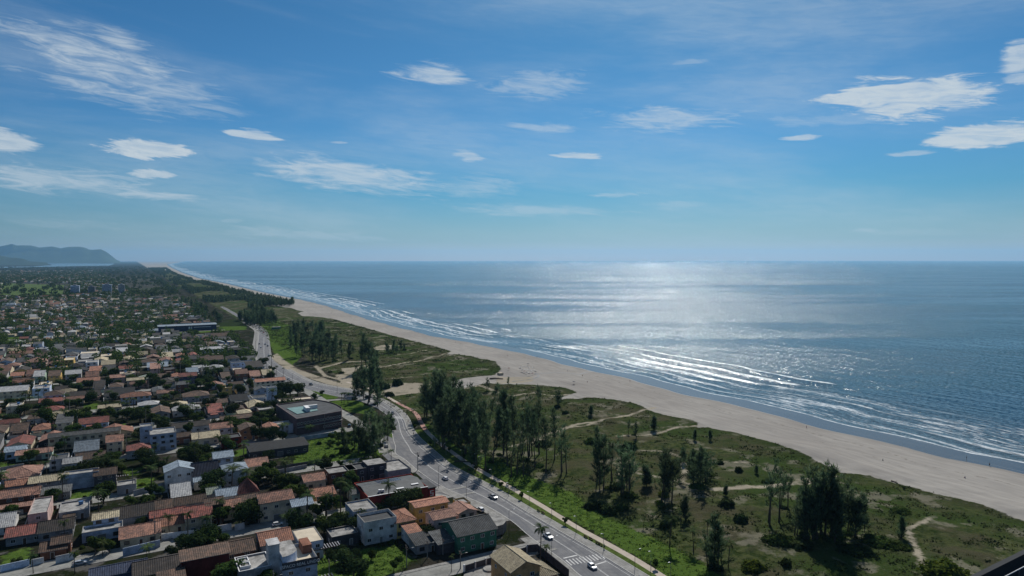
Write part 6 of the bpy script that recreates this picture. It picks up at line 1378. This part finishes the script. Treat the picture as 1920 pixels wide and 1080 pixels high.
for i, (px, py, ty, kd, lab) in enumerate([(783,882,846,'u','utility pole with double crossarm at the plaza corner behind the red hall'),(822,915,872,'t','tall dark lamp post by the red corner sign'),(874,937,905,'t','tall dark lamp post above the yellow corner building'),(954,1006,955,'t','tall dark lamp post beside the stone annexe'),(1034,1051,1005,'t','tall dark lamp post by the avenue palm'),(694,862,835,'t','slim post at the plaza street corner'),(727,848,812,'t','pole on the grass island point'),
    (762,1064,1020,'u','dark pole at the right edge of the near lawn'),(801,1046,1012,'u','pole on the small grass circle by the lawn'),(830,1040,1018,'u','pole in front of the grey carport'),(863,1066,1033,'u','pole on the street below the green shop'),(617,1082,1053,'u','pole standing inside the near lawn'),(570,745,716,'u','utility pole with crossarms beside the bushy trees'),(588,752,733,'t','lamp post next to the small round tree'),(632,738,706,'t','slender lamp post on the roundabout lawn edge'),(513,709,690,'t','lamp post in front of the guesthouse'),(500,702,677,'u','utility pole in front of the guesthouse'),(478,678,640,'u','utility pole on the far pavement, lower'),(479,660,625,'u','utility pole on the far pavement, upper'),(480,640,612,'u','utility pole at the far avenue bend'),(548,715,700,'t','lamp post behind the guesthouse lawn'),
    (1190,1066,1036,'t','lamp post on the promenade near the bottom frame edge')]):
    x, y = W(px, py, 0); h_ = (py - ty) * y / F; p0 = UP + ([TR] if i == 0 else []) if kd == 'u' else LPt
    post('utility_pole' if kd == 'u' else 'street_lamp', p0, x, y, (A0 + pi / 2 if i != 0 else A0) if kd == 'u' else tangent(x, y) - pi / 2, lab, G1, 'pole' if kd == 'u' else 'street lamp', max(.6, min(1.25, h_ / (9.7 if kd == 'u' else 10.1))))
lam = [(900,880),(892,874),(836,853),(866,866),(953,931),(992,949),(1034,972),(1080,998),(1131,1033),(1220,1068),(1257,1090),(921,905),(815,838),(800,815),(775,785),(752,768)]
for i, (px, py) in enumerate(sorted(lam, key=lambda a: -a[1])):
    x, y = W(px, py, .1); post('street_lamp', LPs, x, y, tangent(x, y) + pi / 2, f"short thin path lamp on the promenade verge, {ordinal(i + 1)} from the bottom frame edge", 'path lamps on the verge', 'street lamp', 1.0, .1)
rs = random.Random(3)
for k in range(-1, 9):
    q = ST0 + STEP * k + 4.3; i = 0; p = 96.
    while p > pleft(q) + 5:
        x, y = XY(p, q)
        if in_view(x, y) and on_grid_ok(p, q) and k < 7 and 960 + x / y * F < 720:
            i += 1; post('utility_pole', UP, x, y, A0 + pi / 2, f"concrete pole on the kerb of the {ordinal(k + 2)} street, {ordinal(i)} from the avenue", 'poles along the town streets', 'pole')
        p -= rs.uniform(28, 36)
# overhead cables between the poles of the two nearest streets
m_cable = plain('black_cable', (.02, .02, .02), 0)
for k in range(-1, 4):
    q = ST0 + STEP * k + 4.3; mb = MB()
    for dz, dq in ((8.9, -1), (8.9, 0), (8.9, 1), (7.6, 0)):
        pts = []
        for j in range(0, 33):
            p = 96 - j * (96 - pleft(q)) / 32; x, y = XY(p, q + dq * .9); pts.append((x, y, dz - .5 * abs(sin(j * pi / 4))))
        mb.tube(pts, .022, 3, cap=False)
    tag(mb.build('power_line', m_cable), f"sagging black cables above the {ordinal(k + 2)} town street", 'cable', 'overhead cables')
# ---------------------------------------------------------------- benches
def bench(x, y, rz, lab):
    r = empty('bench', (x, y, .1), rz)
    MB().box(-.9, .9, -.25, .25, .40, .46).build('seat', m_wood, r); MB().box(-.9, .9, .22, .28, .52, .90).build('backrest', m_wood, r)
    for a in (-.7, .7): MB().box(a - .05, a + .05, -.22, .22, 0, .4).box(a - .04, a + .04, .18, .219, .4, .9).build('leg', m_dark, r)
    tag(r, lab, 'bench', 'benches on the verge')
for i, (px, py) in enumerate([(1010,959),(1018,963),(1098,1008),(1108,1012),(1120,1020),(1126,1023),(896,892),(880,882),(690+70,760)]):
    x, y = W(px, py, .1); bench(x, y, tangent(x, y), f"dark park bench on the promenade verge, {ordinal(i + 1)} in order of the listed pairs" if 0 else f"dark wooden park bench on the grass verge, {['before the third sapling','just after the first bench','above the crosswalk, upper one','above the crosswalk, second one','above the crosswalk, third one','nearest the crosswalk','opposite the red hall','opposite the plaza mouth','on the bend opposite the pines'][i]}")
# ---------------------------------------------------------------- people
skin = plain('skin', (.32, .17, .11), .05, 3, .6, .3); hairm = plain('dark_hair', (.02, .014, .01), .1)
def body_mesh(pose):
    V = []; E = []; Rr = []
    def a(p, r, par=None):
        V.append(p); Rr.append(r); i = len(V) - 1
        if par is not None: E.append((par, i))
        return i
    if pose == 'sit': dz, knee, foot = -.62, [(.10, .42, .26), (.11, .80, .05)], None
    pel = a((0, 0, .95), .13); ch = a((0, .01, 1.25), .14, pel); nk = a((0, .02, 1.47), .055, a((0, .01, 1.38), .11, ch)); hd = a((0, .0, 1.60), .085, nk); a((0, -.01, 1.70), .075, hd)
    a((0, -.10, 1.59), .016, hd)                                       # nose
    for s in (-1, 1):
        a((s * .085, .0, 1.60), .014, hd)                              # ears
        sh = a((s * .19, .01, 1.38), .06, ch); sw = .16 if pose == 'walk' else .03
        el = a((s * .24, s * sw * .6 + .02, 1.10), .042, sh); wr = a((s * .25, s * sw - .05, .86), .028, el); pm = a((s * .25, s * sw - .07, .79), .032, wr)
        for j, (fx, fl) in enumerate(((-.03, .07), (-.01, .085), (.01, .08), (.03, .065))):
            k1 = a((s * .25 + fx * .3, s * sw - .075 + fx, .75), .010, pm); a((s * .25 + fx * .4, s * sw - .06 + fx, .75 - fl), .008, k1)
        a((s * .23, s * sw - .13, .76), .010, pm)
        st = (.20 * s if pose == 'walk' else .02)
        if pose == 'sit':
            hp = a((s * .10, 0, .90), .095, pel); kn = a((s * .13, -.42, 1.12), .058, hp); an = a((s * .14, -.62, .80), .038, kn); a((s * .14, -.78, .77), .034, an)
        else:
            hp = a((s * .09, 0, .86), .095, pel); kn = a((s * .10, st * .6 - .03, .49), .058, hp); an = a((s * .10, st * 1.1, .10), .038, kn); a((s * .11, st * 1.1 - .16, .04), .032, an)
    me = bpy.data.meshes.new('body'); me.from_pydata(V, E, []); o = bpy.data.objects.new('tmp', me); C.objects.link(o)
    md = o.modifiers.new('s', 'SKIN'); 
    for i, r_ in enumerate(Rr): me.skin_vertices[0].data[i].radius = (r_, r_)
    me.skin_vertices[0].data[0].use_root = True; o.modifiers.new('u', 'SUBSURF').levels = 1
    dg = bpy.context.evaluated_depsgraph_get(); m2 = bpy.data.meshes.new_from_object(o.evaluated_get(dg)); bpy.data.objects.remove(o)
    if pose == 'sit':
        for v in m2.vertices: v.co.z -= .80
    m2.materials.clear(); m2.materials.append(skin); m2.polygons.foreach_set('use_smooth', [True] * len(m2.polygons)); return m2
BODY = {k: body_mesh(k) for k in ('stand', 'walk', 'sit')}
CLO = {c: plain('cloth_' + c, v, .1, 3) for c, v in {'red': (.4, .03, .03), 'blue': (.03, .07, .3), 'black': (.02, .02, .022), 'white': (.6, .6, .6), 'yellow': (.5, .38, .05), 'green': (.04, .2, .08)}.items()}
def person(x, y, z, rz, pose, top, low, lab):
    r = empty('person', (x, y, z), rz); link('body', BODY[pose], r); o = -.80 if pose == 'sit' else 0
    MB().tube([(0, .01, 1.62 + o), (0, .012, 1.70 + o), (0, .01, 1.795 + o)], [.108, .105, .04], 10).build('hair', hairm, r)
    if top: MB().tube([(0, 0, .98 + o), (0, .01, 1.25 + o), (0, .012, 1.42 + o)], [.165, .19, .15], 10).build('shirt', CLO[top], r)
    mb = MB().tube([(0, 0, .84 + o), (0, 0, 1.0 + o)], [.19, .165], 10)
    for s in (-1, 1):
        st = .20 * s if pose == 'walk' else .02
        mb.tube([(s * .09, 0, .90 + o), (s * .10, (st * .6 - .02) * .8 if pose != 'sit' else -.28, (.58 if pose != 'sit' else 1.04) + o)], [.115, .088], 8)
    mb.build('shorts', CLO[low], r); return tag(r, lab, 'person', 'people by the sea')
PEO = [(1812,862,'stand',None,'black','person in dark shorts standing on the wet sand, left of a nearby pair'),(1855,875,'walk','black','black','person in dark clothes standing on the wet sand, right of a nearby pair'),(1809,897,'sit','blue','black','person sitting on the dry sand below the standing pair'),(1655,864,'sit','white','black','small seated person alone mid beach'),(1512,804,'walk','red','blue','person walking near the wet sand edge in mid distance'),
 (1305,724,'stand',None,'blue','bather standing in the surf near the foam'),(1181,716,'walk',None,'black','walker on the waterline near the dune tongue'),(1064,697,'stand','white','blue','person standing alone below the stream mouth'),(1076,722,'sit','red','black','seated person beside a low beach blanket'),(1101,718,'stand','black','red','person standing right of the seated one'),(1092,706,'walk','yellow','black','walker near the stream outlet'),
 (952,668,'walk','red','black','walker in red near the cabin end of the beach'),(1007,671,'walk','black','black','walker in dark clothes at the waterline pair, left'),(1011,671,'walk','white','blue','walker in a white top at the waterline pair, right'),(854,643,'walk','black','blue','distant walker on the beach centre'),(784,624,'stand','red','black','distant standing person by the waterline'),(657,594,'walk','black','black','far walker beyond the path mouth'),(622,588,'stand','red','blue','farthest person near a beach tent'),
 (886,877,'walk','white','black','pedestrian on the promenade opposite the plaza'),(765,793,'walk','red','black','pedestrian at the bend crossing'),(762,780,'walk','black','blue','pedestrian just above the bend crossing'),(775,816,'walk','blue','black','pedestrian below the bend crossing'),(1133,1030,'stand','green','black','person on the kerb by the near crosswalk')]
for i, (px, py, pose, top, low, lab) in enumerate(PEO):
    x, y = from_base(px, py); z = hz(x, y) if i < 18 else .14; z = max(z, SEA - .45) if px == 1305 else z; person(x, y, z, random.uniform(0, 6.28), pose, top, low, lab)
# ---------------------------------------------------------------- beach bar: chairs, tables, umbrellas
m_plw = plain('white_plastic', (.62, .62, .62), .05, 1, .5, .4); m_umb = plain('umbrella_cloth', (.10, .03, .03), .2, 1.5); m_umbd = plain('umbrella_cloth_dark', (.03, .035, .05), .2, 1.5)
CH = [('seat', MB().box(-.24, .24, -.24, .24, .42, .46).mesh('seat', m_plw)), ('backrest', MB().box(-.24, .24, .2, .25, .46, .9).mesh('backrest', m_plw))] + [('leg', MB().box(a - .03, a + .03, b_ - .03, b_ + .03, 0, .42).mesh('leg', m_plw)) for a in (-.2, .2) for b_ in (-.2, .2)]
TB = [('tabletop', MB().box(-.4, .4, -.4, .4, .68, .72).mesh('tabletop', m_plw))] + [('leg', MB().box(a - .03, a + .03, b_ - .03, b_ + .03, 0, .68).mesh('leg', m_plw)) for a in (-.34, .34) for b_ in (-.34, .34)]
UM = [('pole', MB().tube([(0, 0, 0), (0, 0, 2.3)], .03, 6).mesh('pole', m_metal)), ('canopy', loft([(0, [(0, 0)])] if 0 else [(-1.2, [(0, 1.9), (.5, 1.9), (.5, 1.92), (0, 1.95)]), (-.6, [(0, 1.95), (1.1, 1.92), (1.1, 1.94), (0, 2.2)]), (0, [(0, 2.0), (1.3, 1.9), (1.3, 1.92), (0, 2.4)]), (.6, [(0, 1.95), (1.1, 1.92), (1.1, 1.94), (0, 2.2)]), (1.2, [(0, 1.9), (.5, 1.9), (.5, 1.92), (0, 1.95)])]).mesh('canopy', m_umb))]
rc_ = random.Random(8); rows = [(975,690),(980,688),(986,688),(992,690),(998,690),(978,694),(984,694),(990,695),(996,696),(1002,695),(984,699),(990,700),(996,700)]
for i, (px, py) in enumerate(rows):
    x, y = from_base(px, py); z = hz(x, y)
    def putset(nm, parts, xx, yy, rz, lab, cat, grp):
        r = empty(nm, (xx, yy, z), rz); [link(n_, me_, r) for n_, me_ in parts]; r.scale = (1.1, 1.1, 1.1); tag(r, lab, cat, grp)
    putset('beach_table', TB, x, y, .3, 'white plastic table in the beach bar group by the stream', 'table', 'white beach bar tables')
    for k in range(1): a = rc_.uniform(0, 6.28); putset('beach_chair', CH, x + cos(a) * 1.5, y + sin(a) * 1.5, a + pi / 2 + pi, 'white plastic chair in the beach bar group by the stream', 'chair', 'white beach bar chairs')
for i, (px, py) in enumerate([(975,695),(979,698),(983,700),(987,702),(992,705),(998,704),(1004,701),(990,686),(954,694),(1076,720),(622,587)]):
    x, y = from_base(px, py); r = empty('beach_umbrella', (x, y, hz(x, y)), i * 1.0); link('pole', UM[0][1], r); o = link('canopy', UM[1][1], r)
    if i >= 0 and i % 3 != 2: o.material_slots[0].link = 'OBJECT'; o.material_slots[0].material = m_umbd
    tag(r, 'dark beach umbrella in the row beside the stream' if i < 8 else ['lone dark umbrella left of the beach bar', 'umbrella beside the seated pair on open sand', 'tiny far umbrella by the waterline'][i - 8], 'umbrella', 'dark umbrellas of the beach bar' if i < 8 else None)
# driftwood, stream
for px0, px1, r_, lab in (((918,711),(943,711),.7,'long dark log lying at the dune edge by the cabin'),((1671,903),(1683,907),.35,'dark driftwood log near the big clump'),((852,866),(880,867),.5,'dark timber barrier lying in the shaded lawn')):
    a, b_ = from_base(*px0), from_base(*px1); za, zb = hz(*a), hz(*b_)
    tag(MB().tube([(0, 0, r_ * .6), ((b_[0] - a[0]) * .4, (b_[1] - a[1]) * .4 + .3, r_ * .7), (b_[0] - a[0], b_[1] - a[1], zb - za + r_ * .5)], [r_, r_ * .85, r_ * .5], 8).tube([((b_[0] - a[0]) * .6, (b_[1] - a[1]) * .6, r_), ((b_[0] - a[0]) * .7, (b_[1] - a[1]) * .7 - 1, r_ + 1)], [.15, .04], 5).build('log', m_bark, None, (*a, za)), lab, 'log', 'logs on the sand')
m_str, t, b = new_mat('stream_water'); b.inputs['Base Color'].default_value = (.07, .065, .06, 1); b.inputs['Roughness'].default_value = .45; b.inputs['Specular IOR Level'].default_value = .15
for pts, hw in (([(1003,701),(1012,700),(1040,699),(1070,700),(1085,702),(1100,698),(1114,697)], 1.3), ([(960,716),(985,713),(1003,709),(1010,705),(1003,701)], .9)):
    L = resample(smooth_line([from_base(*p) for p in pts]), 60); A_, B_ = offs(L, -hw), offs(L, hw); V = []; Q = []
    for i in range(60): V += [(*A_[i], hz(*A_[i]) + .05), (*B_[i], hz(*B_[i]) + .05)]
    Q = [(2*i, 2*i+1, 2*i+3, 2*i+2) for i in range(59)]; me = bpy.data.meshes.new('stream'); me.from_pydata(V, [], Q); me.materials.append(m_str); tag(link('stream', me), kind='structure')
HAZE = 2.7e-5
# ---------------------------------------------------------------- air
mh = bpy.data.materials.new('haze_air'); mh.use_nodes = True; t = NT(mh); t.n.clear()
pv = t.node('ShaderNodeVolumePrincipled'); pv.inputs['Color'].default_value = (0.29, 0.60, 0.92, 1)
pv.inputs['Density'].default_value = HAZE; pv.inputs['Anisotropy'].default_value = 0.4
o = t.node('ShaderNodeOutputMaterial'); t.l.new(pv.outputs[0], o.inputs['Volume'])
tag(MB().box(-47000, 47000, -47000, 47000, -12, 700).build('haze', mh), kind='stuff')
